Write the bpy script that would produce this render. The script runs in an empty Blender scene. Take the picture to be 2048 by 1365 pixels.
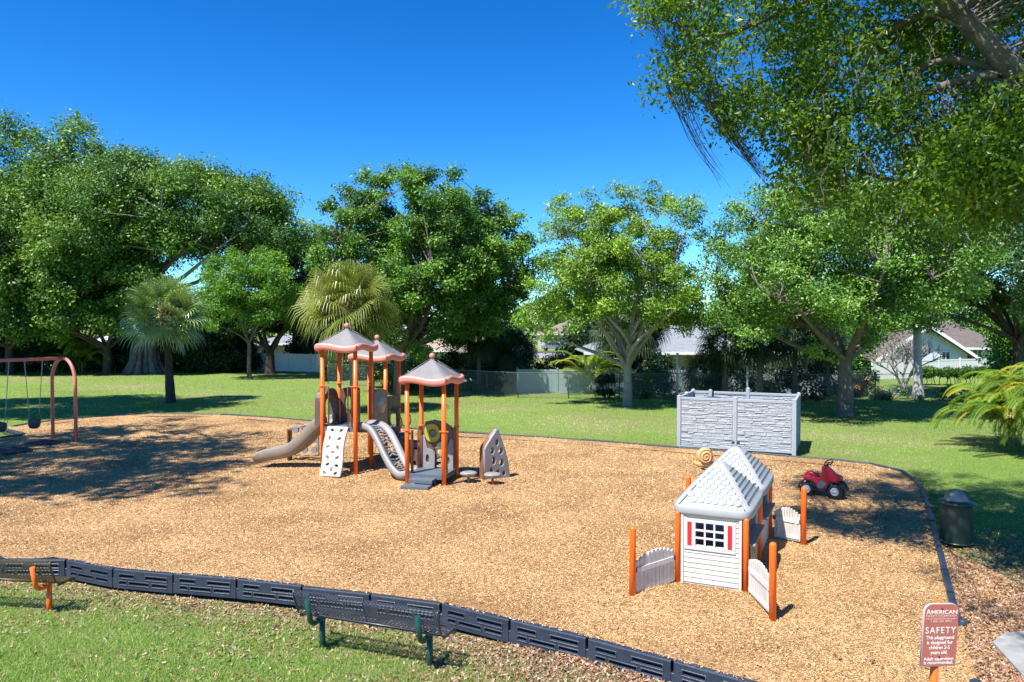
import bpy, math, random
import numpy as np
from mathutils import Vector, Matrix
rnd = random.Random(7)
nr = np.random.default_rng(11)
R = math.radians
scene = bpy.context.scene
COL = scene.collection
# ------------------------------------------------------------ camera
F = 1500.0; HZ = 650.0; CH = 4.3
PITCH = math.atan((682.5 - HZ) / F)
cd = bpy.data.cameras.new('camera'); cam = bpy.data.objects.new('camera', cd); COL.objects.link(cam)
cd.sensor_width = 36.0; cd.lens = 36.0 * F / 2048.0; cd.clip_start = 0.1; cd.clip_end = 3000
cam.location = (0, 0, CH); cam.rotation_euler = (math.pi / 2 - PITCH, 0, 0)
scene.camera = cam
# ------------------------------------------------------------ light
SUN_EL = R(58.5); SUN_AZ = (-0.69, -0.724)        # horizontal direction towards the sun
sd = bpy.data.lights.new('sun', 'SUN'); so = bpy.data.objects.new('sun', sd); COL.objects.link(so)
sd.energy = 5.0; sd.angle = R(0.53); sd.color = (1.0, 0.955, 0.88)
tosun = Vector((SUN_AZ[0] * math.cos(SUN_EL), SUN_AZ[1] * math.cos(SUN_EL), math.sin(SUN_EL)))
so.rotation_euler = tosun.to_track_quat('Z', 'Y').to_euler(); so.location = (0, 0, 30)
w = bpy.data.worlds.new('World'); scene.world = w; w.use_nodes = True
nt = w.node_tree; bg = nt.nodes['Background']
sky = nt.nodes.new('ShaderNodeTexSky'); sky.sky_type = 'NISHITA'; sky.sun_disc = False
sky.sun_elevation = SUN_EL; sky.sun_rotation = math.atan2(SUN_AZ[0], SUN_AZ[1]) % (2 * math.pi)
sky.air_density = 1.0; sky.dust_density = 0.0; sky.ozone_density = 4.0; sky.altitude = 0
hs = nt.nodes.new('ShaderNodeHueSaturation'); hs.inputs['Saturation'].default_value = 1.25
gmm = nt.nodes.new('ShaderNodeGamma'); gmm.inputs['Gamma'].default_value = 1.25
nt.links.new(sky.outputs[0], gmm.inputs['Color']); nt.links.new(gmm.outputs[0], hs.inputs['Color']); tn = nt.nodes.new('ShaderNodeMixRGB'); tn.blend_type = 'MULTIPLY'; tn.inputs[0].default_value = 1; tn.inputs[2].default_value = (0.58, 0.94, 1.14, 1)
nt.links.new(hs.outputs[0], tn.inputs[1]); nt.links.new(tn.outputs[0], bg.inputs['Color'])
bg.inputs['Strength'].default_value = 0.060
scene.view_settings.view_transform = 'Standard'; scene.view_settings.look = 'None'
scene.view_settings.exposure = 1.0; scene.view_settings.gamma = 1.0
scene.cycles.max_bounces = 6; scene.cycles.transparent_max_bounces = 6

def ray(px, py):
    a = (px - 1024) / F; b = (682.5 - py) / F
    return Vector((a, math.cos(PITCH) + b * math.sin(PITCH), -math.sin(PITCH) + b * math.cos(PITCH)))
def P(px, py, z=0.0):
    r = ray(px, py); t = (z - CH) / r.z
    return Vector((r.x * t, r.y * t, z))
def PY(px, py, Y):
    r = ray(px, py); t = Y / r.y
    return Vector((r.x * t, Y, CH + r.z * t))

# ------------------------------------------------------------ materials
def srgb(r, g, b):
    f = lambda c: (c / 255 / 12.92) if c / 255 <= 0.04045 else ((c / 255 + 0.055) / 1.055) ** 2.4
    return (f(r), f(g), f(b), 1)
MATS = {}
def mat(name, color, rough=0.5, noise=0.0, nscale=8.0, bump=0.0, bscale=40.0, spec=0.5, metal=0.0, dirt_or_shade=None):
    if name in MATS: return MATS[name]
    m = bpy.data.materials.new(name); m.use_nodes = True; n = m.node_tree.nodes; l = m.node_tree.links
    b = n['Principled BSDF']; c = tuple(color)[:3] + (1,)
    b.inputs['Roughness'].default_value = rough; b.inputs['Metallic'].default_value = metal
    b.inputs['Specular IOR Level'].default_value = spec
    tc = n.new('ShaderNodeTexCoord')
    if noise > 0:
        t = n.new('ShaderNodeTexNoise'); t.inputs['Scale'].default_value = nscale; t.inputs['Detail'].default_value = 8; t.inputs['Roughness'].default_value = 0.65
        l.new(tc.outputs['Object'], t.inputs['Vector'])
        r = n.new('ShaderNodeValToRGB'); r.color_ramp.elements[0].position = 0.3; r.color_ramp.elements[1].position = 0.7
        d = dirt_or_shade or tuple(x * (1 - noise) for x in c[:3])
        r.color_ramp.elements[0].color = tuple(d)[:3] + (1,); r.color_ramp.elements[1].color = tuple(min(1, x * (1 + noise * 0.35)) for x in c[:3]) + (1,)
        l.new(t.outputs['Fac'], r.inputs['Fac']); l.new(r.outputs[0], b.inputs['Base Color'])
    else: b.inputs['Base Color'].default_value = c
    if bump > 0:
        t2 = n.new('ShaderNodeTexNoise'); t2.inputs['Scale'].default_value = bscale; t2.inputs['Detail'].default_value = 6
        l.new(tc.outputs['Object'], t2.inputs['Vector'])
        bp = n.new('ShaderNodeBump'); bp.inputs['Strength'].default_value = bump; bp.inputs['Distance'].default_value = 0.02
        l.new(t2.outputs['Fac'], bp.inputs['Height']); l.new(bp.outputs[0], b.inputs['Normal'])
    MATS[name] = m; return m
def leafmat(name, stops, rough=0.42, trans=0.35, spec=0.4, tgain=1.3, gain=1.0):
    """leaf material: colour from the per-leaf random attribute 'rnd', part translucent"""
    m = bpy.data.materials.new(name); m.use_nodes = True; n = m.node_tree.nodes; l = m.node_tree.links
    b = n['Principled BSDF']; a = n.new('ShaderNodeAttribute'); a.attribute_name = 'rnd'
    r = n.new('ShaderNodeValToRGB'); e = r.color_ramp.elements
    while len(e) < len(stops): e.new(0.5)
    for i, (p, c) in enumerate(stops): e[i].position = p; e[i].color = tuple(x * gain for x in tuple(c)[:3]) + (1,)
    l.new(a.outputs['Fac'], r.inputs['Fac']); l.new(r.outputs[0], b.inputs['Base Color'])
    b.inputs['Roughness'].default_value = rough; b.inputs['Specular IOR Level'].default_value = spec
    if trans > 0:
        g = n.new('ShaderNodeHueSaturation'); g.inputs['Value'].default_value = tgain; g.inputs['Saturation'].default_value = 1.1; g.inputs['Hue'].default_value = 0.49
        t = n.new('ShaderNodeBsdfTranslucent'); l.new(r.outputs[0], g.inputs['Color']); l.new(g.outputs[0], t.inputs['Color'])
        mx = n.new('ShaderNodeMixShader'); mx.inputs[0].default_value = trans
        l.new(b.outputs[0], mx.inputs[1]); l.new(t.outputs[0], mx.inputs[2]); l.new(mx.outputs[0], n['Material Output'].inputs['Surface'])
    return m

# ------------------------------------------------------------ mesh helpers
class MB:
    def __init__(s): s.v = []; s.f = []; s.sm = []
    def add(s, vs, fs, smooth=False, M=None):
        o = len(s.v)
        s.v += [tuple(M @ Vector(v)) if M else tuple(v) for v in vs]
        s.f += [tuple(i + o for i in f) for f in fs]; s.sm += [smooth] * len(fs); return s
    def box(s, x0, x1, y0, y1, z0, z1, M=None):
        vs = [(x0, y0, z0), (x1, y0, z0), (x1, y1, z0), (x0, y1, z0), (x0, y0, z1), (x1, y0, z1), (x1, y1, z1), (x0, y1, z1)]
        return s.add(vs, [(0, 3, 2, 1), (4, 5, 6, 7), (0, 1, 5, 4), (1, 2, 6, 5), (2, 3, 7, 6), (3, 0, 4, 7)], False, M)
    def tube(s, pts, r, n=8, cap=True, M=None, squash=None):
        pts = [Vector(p) for p in pts]; rs = r if hasattr(r, '__len__') else [r] * len(pts)
        vs = []; up = None
        for i, p in enumerate(pts):
            t = (pts[min(i + 1, len(pts) - 1)] - pts[max(i - 1, 0)])
            if t.length < 1e-9: t = Vector((0, 0, 1))
            t.normalize()
            if up is None:
                a = Vector((0, 0, 1)) if abs(t.z) < 0.9 else Vector((1, 0, 0)); up = t.cross(a).normalized()
            else:
                up = (up - t * up.dot(t)); up = up.normalized() if up.length > 1e-6 else t.orthogonal().normalized()
            b = t.cross(up)
            for k in range(n):
                an = 2 * math.pi * k / n; vs.append(p + (up * math.cos(an) + b * math.sin(an)) * rs[i])
        fs = [(i * n + k, i * n + (k + 1) % n, (i + 1) * n + (k + 1) % n, (i + 1) * n + k) for i in range(len(pts) - 1) for k in range(n)]
        s.add(vs, fs, True, M)
        if cap:
            o = len(s.v) - len(vs)
            s.f.append(tuple(o + k for k in reversed(range(n)))); s.sm.append(False)
            o2 = o + (len(pts) - 1) * n; s.f.append(tuple(o2 + k for k in range(n))); s.sm.append(False)
        return s
    def lathe(s, prof, n=20, M=None, smooth=True):
        vs = [(r * math.cos(2 * math.pi * k / n), r * math.sin(2 * math.pi * k / n), z) for r, z in prof for k in range(n)]
        fs = [(i * n + k, i * n + (k + 1) % n, (i + 1) * n + (k + 1) % n, (i + 1) * n + k) for i in range(len(prof) - 1) for k in range(n)]
        s.add(vs, fs, smooth, M)
        o = len(s.v) - len(vs)
        if prof[0][0] > 1e-4: s.f.append(tuple(o + k for k in reversed(range(n)))); s.sm.append(False)
        if prof[-1][0] > 1e-4: s.f.append(tuple(o + (len(prof) - 1) * n + k for k in range(n))); s.sm.append(False)
        return s
    def prism(s, pts, y0, y1, M=None):
        """outline in xz, extruded along y"""
        n = len(pts); vs = [(x, y0, z) for x, z in pts] + [(x, y1, z) for x, z in pts]
        fs = [tuple(range(n)), tuple(reversed(range(n, 2 * n)))] + [(i, i + n, (i + 1) % n + n, (i + 1) % n) for i in range(n)]
        return s.add(vs, fs, False, M)
    def build(s, name, m, parent=None, bevel=0, loc=None, rz=0, seg=2):
        me = bpy.data.meshes.new(name); me.from_pydata(s.v, [], s.f); me.validate(); 
        if len(me.polygons) == len(s.sm): me.polygons.foreach_set('use_smooth', s.sm)
        me.materials.append(m); me.update()
        o = bpy.data.objects.new(name, me); COL.objects.link(o)
        if parent: o.parent = parent
        if loc is not None: o.location = loc
        if rz: o.rotation_euler = (0, 0, rz)
        if bevel > 0:
            b = o.modifiers.new('bevel', 'BEVEL'); b.width = bevel; b.segments = seg; b.limit_method = 'ANGLE'; b.angle_limit = R(40)
        return o
def np_mesh(name, V, Fc, m, parent=None, rn=None, smooth=False, loc=None):
    V = np.asarray(V, dtype=np.float32).reshape(-1, 3); Fc = np.asarray(Fc, dtype=np.int32); k = Fc.shape[1]; nf = len(Fc)
    me = bpy.data.meshes.new(name); me.vertices.add(len(V)); me.vertices.foreach_set('co', V.ravel())
    me.loops.add(nf * k); me.loops.foreach_set('vertex_index', Fc.ravel())
    me.polygons.add(nf); me.polygons.foreach_set('loop_start', np.arange(nf, dtype=np.int32) * k)
    try: me.polygons.foreach_set('loop_total', np.full(nf, k, dtype=np.int32))
    except Exception: pass
    me.update(calc_edges=True)
    me.polygons.foreach_set('use_smooth', np.full(nf, smooth, dtype=bool))
    if rn is not None:
        at = me.attributes.new('rnd', 'FLOAT', 'POINT'); at.data.foreach_set('value', np.asarray(rn, dtype=np.float32))
    me.materials.append(m); o = bpy.data.objects.new(name, me); COL.objects.link(o)
    if parent: o.parent = parent
    if loc is not None: o.location = loc
    return o
def thing(name, label, cat, loc=(0, 0, 0), rz=0, group=None):
    o = bpy.data.objects.new(name, None); COL.objects.link(o); o.empty_display_size = 0.2
    o.location = loc; o.rotation_euler = (0, 0, rz); o['label'] = label; o['category'] = cat
    if group: o['group'] = group
    return o
def tag(o, label, cat, group=None, kind=None):
    if label: o['label'] = label
    if cat: o['category'] = cat
    if group: o['group'] = group
    if kind: o['kind'] = kind
    return o
def dup(root, loc=None, rz=None, label=None):
    r = root.copy(); COL.objects.link(r)
    if loc is not None: r.location = loc
    if rz is not None: r.rotation_euler = (0, 0, rz)
    if label: r['label'] = label
    for ch in [c for c in root.children]:
        c = ch.copy(); COL.objects.link(c); c.parent = r
        for g in ch.children:
            d = g.copy(); COL.objects.link(d); d.parent = c
    return r
def curve_mesh(splines, ext, bev=0.0, xz=True):
    """filled 2d outlines (with holes) -> mesh data; ext = half thickness"""
    cu = bpy.data.curves.new('tmp', 'CURVE'); cu.dimensions = '2D'; cu.fill_mode = 'BOTH'; cu.extrude = ext; cu.bevel_depth = bev; cu.bevel_resolution = 1
    for sp in splines:
        s = cu.splines.new('POLY'); s.points.add(len(sp) - 1)
        for i, p in enumerate(sp): s.points[i].co = (p[0], p[1], 0, 1)
        s.use_cyclic_u = True
    return curve_to_mesh(cu, xz)
def curve_to_mesh(cu, xz=True):
    o = bpy.data.objects.new('tmp', cu); COL.objects.link(o)
    dg = bpy.context.evaluated_depsgraph_get(); dg.update()
    me = bpy.data.meshes.new_from_object(o.evaluated_get(dg))
    bpy.data.objects.remove(o); bpy.data.curves.remove(cu)
    if xz: me.transform(Matrix.Rotation(math.pi / 2, 4, 'X'))
    return me
def mesh_obj(name, me, m, parent=None, M=None):
    me.materials.clear(); me.materials.append(m); me.name = name
    if M: me.transform(M)
    o = bpy.data.objects.new(name, me); COL.objects.link(o)
    if parent: o.parent = parent
    return o
def text_mesh(body, size, ext=0.001, space=1.0, width=None, align='CENTER', shear=0):
    cu = bpy.data.curves.new('tmp', 'FONT'); cu.body = body; cu.size = size; cu.extrude = ext; cu.align_x = align; cu.space_character = space; cu.shear = shear; cu.offset = 0.0004
    me = curve_to_mesh(cu, True)
    xs = [v.co.x for v in me.vertices]
    if width and xs:
        s = width / (max(xs) - min(xs)); me.transform(Matrix.Diagonal((s, 1, 1, 1)))
    return me
def ell(cx, cz, rx, rz, n=14, rot=0, p=2):
    out = []
    for k in range(n):
        a = 2 * math.pi * k / n; c, s = math.cos(a), math.sin(a)
        x = rx * math.copysign(abs(c) ** (2 / p), c); z = rz * math.copysign(abs(s) ** (2 / p), s)
        out.append((cx + x * math.cos(rot) - z * math.sin(rot), cz + x * math.sin(rot) + z * math.cos(rot)))
    return out
def lattice(fn, U, V, du, dv, hole=0.62):
    """expanded metal: diamonds over a U x V parameter sheet, mapped by fn(u,v)->xyz"""
    vs = []; fs = []; j = 0; v = 0.0
    while v <= V + 1e-6:
        u = 0.0 if j % 2 == 0 else du / 2
        while u <= U + 1e-6:
            o = len(vs)
            for sc in (1.0, hole):
                for a, b in ((du / 2, 0), (0, dv / 2), (-du / 2, 0), (0, -dv / 2)):
                    vs.append(fn(min(max(u + a * sc, 0), U), min(max(v + b * sc, 0), V)))
            for k in range(4): fs.append((o + k, o + (k + 1) % 4, o + 4 + (k + 1) % 4, o + 4 + k))
            u += du
        v += dv / 2; j += 1
    return vs, fs

# ------------------------------------------------------------ border line (top edge, seen outer edge)
ZT = 0.06
bl_px = [(0, 1120), (100, 1113), (203, 1135), (350, 1149), (505, 1163), (660, 1180), (860, 1203), (985, 1233), (1140, 1268), (1330, 1318), (1500, 1367)]
front = [P(x, y, ZT) for x, y in bl_px]
front = [Vector((-9.9, 15.3, ZT))] + front if False else front
rt_px = [(1925, 1240), (1905, 1170), (1882, 1085), (1868, 1030), (1848, 975), (1826, 950), (1800, 937), (1760, 928), (1700, 920), (1590, 911), (1355, 893), (1200, 880), (1060, 871), (920, 863), (700, 847), (540, 833), (430, 827), (300, 826), (150, 835), (60, 845), (0, 856)]
back = [P(x, y, ZT) for x, y in rt_px]
left_loop = [Vector((-18.8, 29.0, ZT)), Vector((-21.5, 26.0, ZT)), Vector((-22.0, 21.0, ZT)), Vector((-19.0, 17.0, ZT)), Vector((-14.0, 14.6, ZT))]
tail = [Vector((4.6, 7.8, ZT)), Vector((6.1, 7.2, ZT)), P(1955, 1365, ZT), P(1941, 1312, ZT)]
poly_chips = front + tail[:2] + [Vector((9.5, 7.0, ZT)), Vector((11.0, 10.5, ZT)), Vector((8.35, 12.6, ZT))] + back[2:] + left_loop
border_poly = front + tail[:2] + tail[2:] + back + left_loop
def pip(px, py, poly):
    x = np.asarray(px); y = np.asarray(py); ins = np.zeros(x.shape, bool); n = len(poly)
    for i in range(n):
        a, b = poly[i], poly[(i + 1) % n]
        c = ((a.y > y) != (b.y > y)) & (x < (b.x - a.x) * (y - a.y) / ((b.y - a.y) if abs(b.y - a.y) > 1e-9 else 1e-9) + a.x)
        ins ^= c
    return ins
def sstep(x, a, b):
    t = np.clip((np.asarray(x, float) - a) / (b - a), 0, 1); return t * t * (3 - 2 * t)
def gz(x, y):
    return -0.25 * (1 - sstep(x, 3.0, 6.5)) * (1 - .42 * sstep(x, -1.0, 1.2)) * (1 - sstep(y, 14.5, 22)) - 0.085 + 0.03 * sstep(y, 34, 40) + 0.03 * np.sin(np.asarray(x) * 0.5) * np.sin(np.asarray(y) * 0.4) * sstep(y, 34, 42)

DRY = [(P(px_, py_, -.08), r_) for px_, py_, r_ in ((1210, 852, 3.2), (1120, 838, 2.4), (1320, 862, 1.6), (1720, 878, 2.0), (1620, 872, 1.4), (1850, 890, 1.5), (230, 775, 4.0), (430, 790, 3.0), (60, 760, 4.5), (1000, 822, 2.5), (1690, 905, .9))]
def dryf(x, y):
    v = np.zeros_like(np.asarray(x, float))
    for p_, r_ in DRY: v = np.maximum(v, np.exp(-((x - p_.x) ** 2 + ((y - p_.y) / .8) ** 2) / r_ ** 2))
    return v * .55
# ------------------------------------------------------------ ground
def ground_mat():
    m = bpy.data.materials.new('lawn'); m.use_nodes = True; n = m.node_tree.nodes; l = m.node_tree.links; b = n['Principled BSDF']
    tc = n.new('ShaderNodeTexCoord')
    def N(scale, det=6, rough=0.6, vec=None):
        t = n.new('ShaderNodeTexNoise'); t.inputs['Scale'].default_value = scale; t.inputs['Detail'].default_value = det; t.inputs['Roughness'].default_value = rough
        l.new(vec or tc.outputs['Object'], t.inputs['Vector']); return t
    def ramp(inp, stops):
        r = n.new('ShaderNodeValToRGB'); e = r.color_ramp.elements
        while len(e) < len(stops): e.new(0.5)
        for i, (p, c) in enumerate(stops): e[i].position = p; e[i].color = tuple(c) + (1,)
        l.new(inp, r.inputs['Fac']); return r
    big = N(0.16, 5, 0.65); mid = N(2.2, 6, 0.7); fine = N(26, 5, 0.8)
    g = ramp(fine.outputs['Fac'], [(0.25, (0.050, 0.075, 0.018)), (0.5, (0.155, 0.240, 0.045)), (0.75, (0.33, 0.42, 0.12))])
    d = ramp(fine.outputs['Fac'], [(0.25, (0.10, 0.085, 0.04)), (0.5, (0.21, 0.185, 0.085)), (0.8, (0.38, 0.34, 0.19))])
    ad = n.new('ShaderNodeMath'); ad.operation = 'ADD'; l.new(big.outputs['Fac'], ad.inputs[0])
    mm = n.new('ShaderNodeMath'); mm.operation = 'MULTIPLY'; mm.inputs[1].default_value = 0.55; l.new(mid.outputs['Fac'], mm.inputs[0]); l.new(mm.outputs[0], ad.inputs[1])
    f = ramp(ad.outputs[0], [(0.70, (0, 0, 0)), (0.98, (0.75, 0.75, 0.75))])
    mx = n.new('ShaderNodeMixRGB'); l.new(f.outputs[0], mx.inputs[0]); l.new(g.outputs[0], mx.inputs[1]); l.new(d.outputs[0], mx.inputs[2])
    ba = n.new('ShaderNodeAttribute'); ba.attribute_name = 'rnd'; dd_ = ramp(fine.outputs['Fac'], [(0.3, (0.10, 0.065, 0.042)), (0.5, (0.27, 0.185, 0.125)), (0.7, (0.45, 0.36, 0.28))])
    am = n.new('ShaderNodeMath'); am.operation = 'MULTIPLY_ADD'; am.inputs[1].default_value = 1.5; l.new(mid.outputs['Fac'], am.inputs[0]); am.inputs[2].default_value = -0.95
    a2 = n.new('ShaderNodeMath'); a2.operation = 'ADD'; a2.use_clamp = True; l.new(am.outputs[0], a2.inputs[0]); l.new(ba.outputs['Fac'], a2.inputs[1])
    a3 = n.new('ShaderNodeMath'); a3.operation = 'MULTIPLY'; l.new(a2.outputs[0], a3.inputs[0]); 
    gt = ramp(ba.outputs['Fac'], [(0.02, (0, 0, 0)), (0.25, (1, 1, 1))]); l.new(gt.outputs[0], a3.inputs[1])
    m2 = n.new('ShaderNodeMixRGB'); l.new(a3.outputs[0], m2.inputs[0]); l.new(mx.outputs[0], m2.inputs[1]); l.new(dd_.outputs[0], m2.inputs[2])
    l.new(m2.outputs[0], b.inputs['Base Color']); b.inputs['Roughness'].default_value = 0.9; b.inputs['Specular IOR Level'].default_value = 0.15
    bp = n.new('ShaderNodeBump'); bp.inputs['Strength'].default_value = 0.9; bp.inputs['Distance'].default_value = 0.05
    l.new(fine.outputs['Fac'], bp.inputs['Height']); l.new(bp.outputs[0], b.inputs['Normal']); return m
def chips_mat():
    m = bpy.data.materials.new('wood_chips'); m.use_nodes = True; n = m.node_tree.nodes; l = m.node_tree.links; b = n['Principled BSDF']
    tc = n.new('ShaderNodeTexCoord')
    nz = n.new('ShaderNodeTexNoise'); nz.inputs['Scale'].default_value = 9; nz.inputs['Detail'].default_value = 3
    l.new(tc.outputs['Object'], nz.inputs['Vector'])
    vm = n.new('ShaderNodeVectorMath'); vm.operation = 'MULTIPLY_ADD'; vm.inputs[1].default_value = (0.25, 0.25, 0.25)
    l.new(nz.outputs['Color'], vm.inputs[0]); l.new(tc.outputs['Object'], vm.inputs[2])
    cols = []
    hs_ = []
    for rot, sc in ((0.4, (34, 78, 38)), (1.9, (74, 32, 38))):
        mp = n.new('ShaderNodeMapping'); mp.inputs['Rotation'].default_value = (0, 0, rot); mp.inputs['Scale'].default_value = sc
        l.new(vm.outputs[0], mp.inputs['Vector'])
        v = n.new('ShaderNodeTexVoronoi'); v.inputs['Scale'].default_value = 1.0; l.new(mp.outputs[0], v.inputs['Vector'])
        cols.append(v.outputs['Color']); hs_.append(v.outputs['Distance'])
    mx = n.new('ShaderNodeMixRGB'); mx.inputs[0].default_value = 0.5; l.new(cols[0], mx.inputs[1]); l.new(cols[1], mx.inputs[2])
    sp = n.new('ShaderNodeSeparateColor'); l.new(mx.outputs[0], sp.inputs[0])
    r = n.new('ShaderNodeValToRGB'); e = r.color_ramp.elements
    st = [(0.14, (0.055, 0.026, 0.011)), (0.36, (0.375, 0.205, 0.083)), (0.6, (0.59, 0.37, 0.165)), (0.9, (0.75, 0.57, 0.34))]
    while len(e) < 4: e.new(0.5)
    for i, (p, c) in enumerate(st): e[i].position = p; e[i].color = c + (1,)
    l.new(sp.outputs[0], r.inputs['Fac'])
    big = n.new('ShaderNodeTexNoise'); big.inputs['Scale'].default_value = 0.5; big.inputs['Detail'].default_value = 6; l.new(tc.outputs['Object'], big.inputs['Vector'])
    r2 = n.new('ShaderNodeValToRGB'); r2.color_ramp.elements[0].position = 0.3; r2.color_ramp.elements[0].color = (0.66, 0.60, 0.55, 1); r2.color_ramp.elements[1].position = 0.62; r2.color_ramp.elements[1].color = (1.05, 1.03, 1.0, 1)
    l.new(big.outputs['Fac'], r2.inputs['Fac'])
    ml = n.new('ShaderNodeMixRGB'); ml.blend_type = 'MULTIPLY'; ml.inputs[0].default_value = 1; l.new(r.outputs[0], ml.inputs[1]); l.new(r2.outputs[0], ml.inputs[2])
    l.new(ml.outputs[0], b.inputs['Base Color']); b.inputs['Roughness'].default_value = 0.85; b.inputs['Specular IOR Level'].default_value = 0.2
    bp = n.new('ShaderNodeBump'); bp.inputs['Strength'].default_value = 0.8; bp.inputs['Distance'].default_value = 0.03
    l.new(hs_[0], bp.inputs['Height']); bp.invert = True; l.new(bp.outputs[0], b.inputs['Normal']); return m
def sheet(name, x0, x1, y0, y1, nx, ny, zf, m):
    xs = np.linspace(x0, x1, nx); ys = np.linspace(y0, y1, ny); X, Y = np.meshgrid(xs, ys); Z = zf(X, Y)
    V = np.stack([X, Y, Z], -1).reshape(-1, 3); i = np.arange(nx - 1); j = np.arange(ny - 1); I, J = np.meshgrid(i, j)
    a = (J * nx + I).ravel(); return np_mesh(name, V, np.stack([a, a + 1, a + nx + 1, a + nx], -1), m, smooth=True)
# one ground sheet: fine near, coarse out to the horizon (non-uniform grid)
gx = np.concatenate([[-1500, -600, -250, -120, -80], np.linspace(-60, 60, 241), [80, 120, 250, 600, 1500]])
gy = np.concatenate([[-200, -60, -10], np.linspace(2, 80, 157), [95, 130, 200, 400, 900, 2500]])
X, Y = np.meshgrid(gx, gy); Z = gz(X, Y)
ins = pip(X, Y, poly_chips); Z = np.where(ins, np.minimum(Z, -0.30), Z)
# the lawn reaches close to the border everywhere: lower only well inside the chip bed
V = np.stack([X, Y, Z], -1).reshape(-1, 3); nx_ = len(gx); I, J = np.meshgrid(np.arange(nx_ - 1), np.arange(len(gy) - 1)); a = (J * nx_ + I).ravel()
bx_ = np.interp(V[:, 0], [p.x for p in front], [p.y for p in front]); dist_ = bx_ - V[:, 1]
bare = np.exp(-np.abs(dist_) / 0.8) * (V[:, 1] < 16) * (V[:, 0] < 5) * .95 + sstep(V[:, 0], -4.5, -.5) * (V[:, 1] < 11) * .38 * (V[:, 0] < 5)
bare = np.maximum(bare, (V[:, 0] > 6.5) * (V[:, 0] < 14) * (1 - sstep(V[:, 1], 12, 14.5)) * .9); bare = np.clip(np.maximum(bare, .75 * dryf(V[:, 0], V[:, 1])), 0, 1)
lawn = np_mesh('ground', V, np.stack([a, a + 1, a + nx_ + 1, a + nx_], -1), ground_mat(), smooth=True, rn=bare); tag(lawn, None, None, kind='structure')
CHM = chips_mat()
# chips bed: triangulated polygon, subdivided grid with gentle mounds
def chip_z(x, y):
    x = np.asarray(x, float); y = np.asarray(y, float)
    z = 0.018 * np.sin(x * 1.3 + 0.4) * np.cos(y * 1.1) + 0.012 * np.sin(x * 2.9 + y * 1.7)
    for hx_, hy_, hr_, hd_ in ((-7.9, 23.3, .8, -.07), (-5.0, 20.9, .5, -.04), (-16.9, 24.6, .8, -.05), (-1.9, 18.8, .6, -.04), (2.3, 11.9, .5, .05), (3.3, 11.6, .6, .04), (4.2, 10.9, .4, -.03), (-.5, 13.5, 1.6, .03), (-6, 16, 2.2, .03), (7.3, 17.2, .8, -.03)):
        z = z + hd_ * np.exp(-((x - hx_) ** 2 + (y - hy_) ** 2) / hr_ ** 2)
    z = z - 0.26 * sstep(x, 7.2, 9.5) * (1 - sstep(y, 12.0, 13.5)) * 0.35
    return z
cx = np.arange(-24, 14, 0.2); cy = np.arange(6.0, 40, 0.2); X, Y = np.meshgrid(cx, cy)
inside = (pip(X + 0.1, Y + 0.1, poly_chips) & (pip(X + 0.1, Y - 0.12, poly_chips) | (X > 6)) & (pip(X + 0.22, Y - 0.02, poly_chips) | (X > 6)) & (pip(X + .1, Y + .3, poly_chips) | (X > 6)))[:-1, :-1]
V = np.stack([X, Y, chip_z(X, Y)], -1).reshape(-1, 3); nx_ = len(cx)
I, J = np.meshgrid(np.arange(nx_ - 1), np.arange(len(cy) - 1)); keep = inside.ravel(); a = (J * nx_ + I).ravel()[keep]
bed = np_mesh('wood_chip_bed', V, np.stack([a, a + 1, a + nx_ + 1, a + nx_], -1), CHM, smooth=True); tag(bed, None, None, kind='structure')
# narrow strip of bed right up to the border boards so the stepped grid edge never shows
def strip(pts, wi, wo, z, name, m):
    vs = []; n = len(pts)
    for i, p in enumerate(pts):
        t = (pts[min(i + 1, n - 1)] - pts[max(i - 1, 0)]).normalized(); nn = Vector((-t.y, t.x, 0))
        for d in (-wo, wi): vs.append((p.x + nn.x * d, p.y + nn.y * d, z + 0.004 if d > 0 else z + 0.004))
    fs = [(2 * i, 2 * i + 2, 2 * i + 3, 2 * i + 1) for i in range(n - 1)]
    return vs, fs
ev, ef = strip(front + tail[:1], 0.5, -0.095, 0.012, 'a', CHM)
e2, f2 = strip(back[2:] + left_loop, 0.95, -0.095, 0.012, 'a', CHM)
mb = MB(); mb.add(ev, ef); mb.add(e2, f2); o = mb.build('wood_chip_edge', CHM); tag(o, None, None, kind='structure')

# loose chips as real pieces
def scatter_quads(pts, ln, wd, tilt, z):
    n = len(pts); th = nr.uniform(0, 2 * np.pi, n); ph = nr.normal(0, tilt, n); ps = nr.normal(0, tilt, n)
    ux = np.stack([np.cos(th) * np.cos(ph), np.sin(th) * np.cos(ph), np.sin(ph)], -1)
    vx = np.stack([-np.sin(th) * np.cos(ps), np.cos(th) * np.cos(ps), np.sin(ps)], -1)
    L = (ln * nr.uniform(0.6, 1.3, n))[:, None]; W = (wd * nr.uniform(0.6, 1.4, n))[:, None]
    C = np.column_stack([pts, z])
    V = np.stack([C - ux * L - vx * W * .7, C + ux * L - vx * W, C + ux * L * .9 + vx * W, C - ux * L + vx * W * .8], 1).reshape(-1, 3)
    Fq = np.arange(4 * n).reshape(n, 4); return V, Fq, np.repeat(nr.uniform(0, 1, n), 4)
def radial_points(n, ymin, ymax, xr=0.78):
    y = 1 / (1 / ymin + nr.uniform(0, 1, n) * (1 / ymax - 1 / ymin)); x = nr.uniform(-xr, xr, n) * y
    return x, y
x, y = radial_points(340000, 8.0, 38); k = pip(x, y, poly_chips) & (pip(x, y - 0.16, poly_chips) | (x > 6)) & (pip(x, y + 0.16, poly_chips) | (x > 6)); x, y = x[k], y[k]
s = 0.012 * np.clip(y / 12, 0.8, 2.2)
V, Fq, rn = scatter_quads(np.stack([x, y], -1), s, s * 0.36, 0.45, chip_z(x, y) + 0.012)
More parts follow.
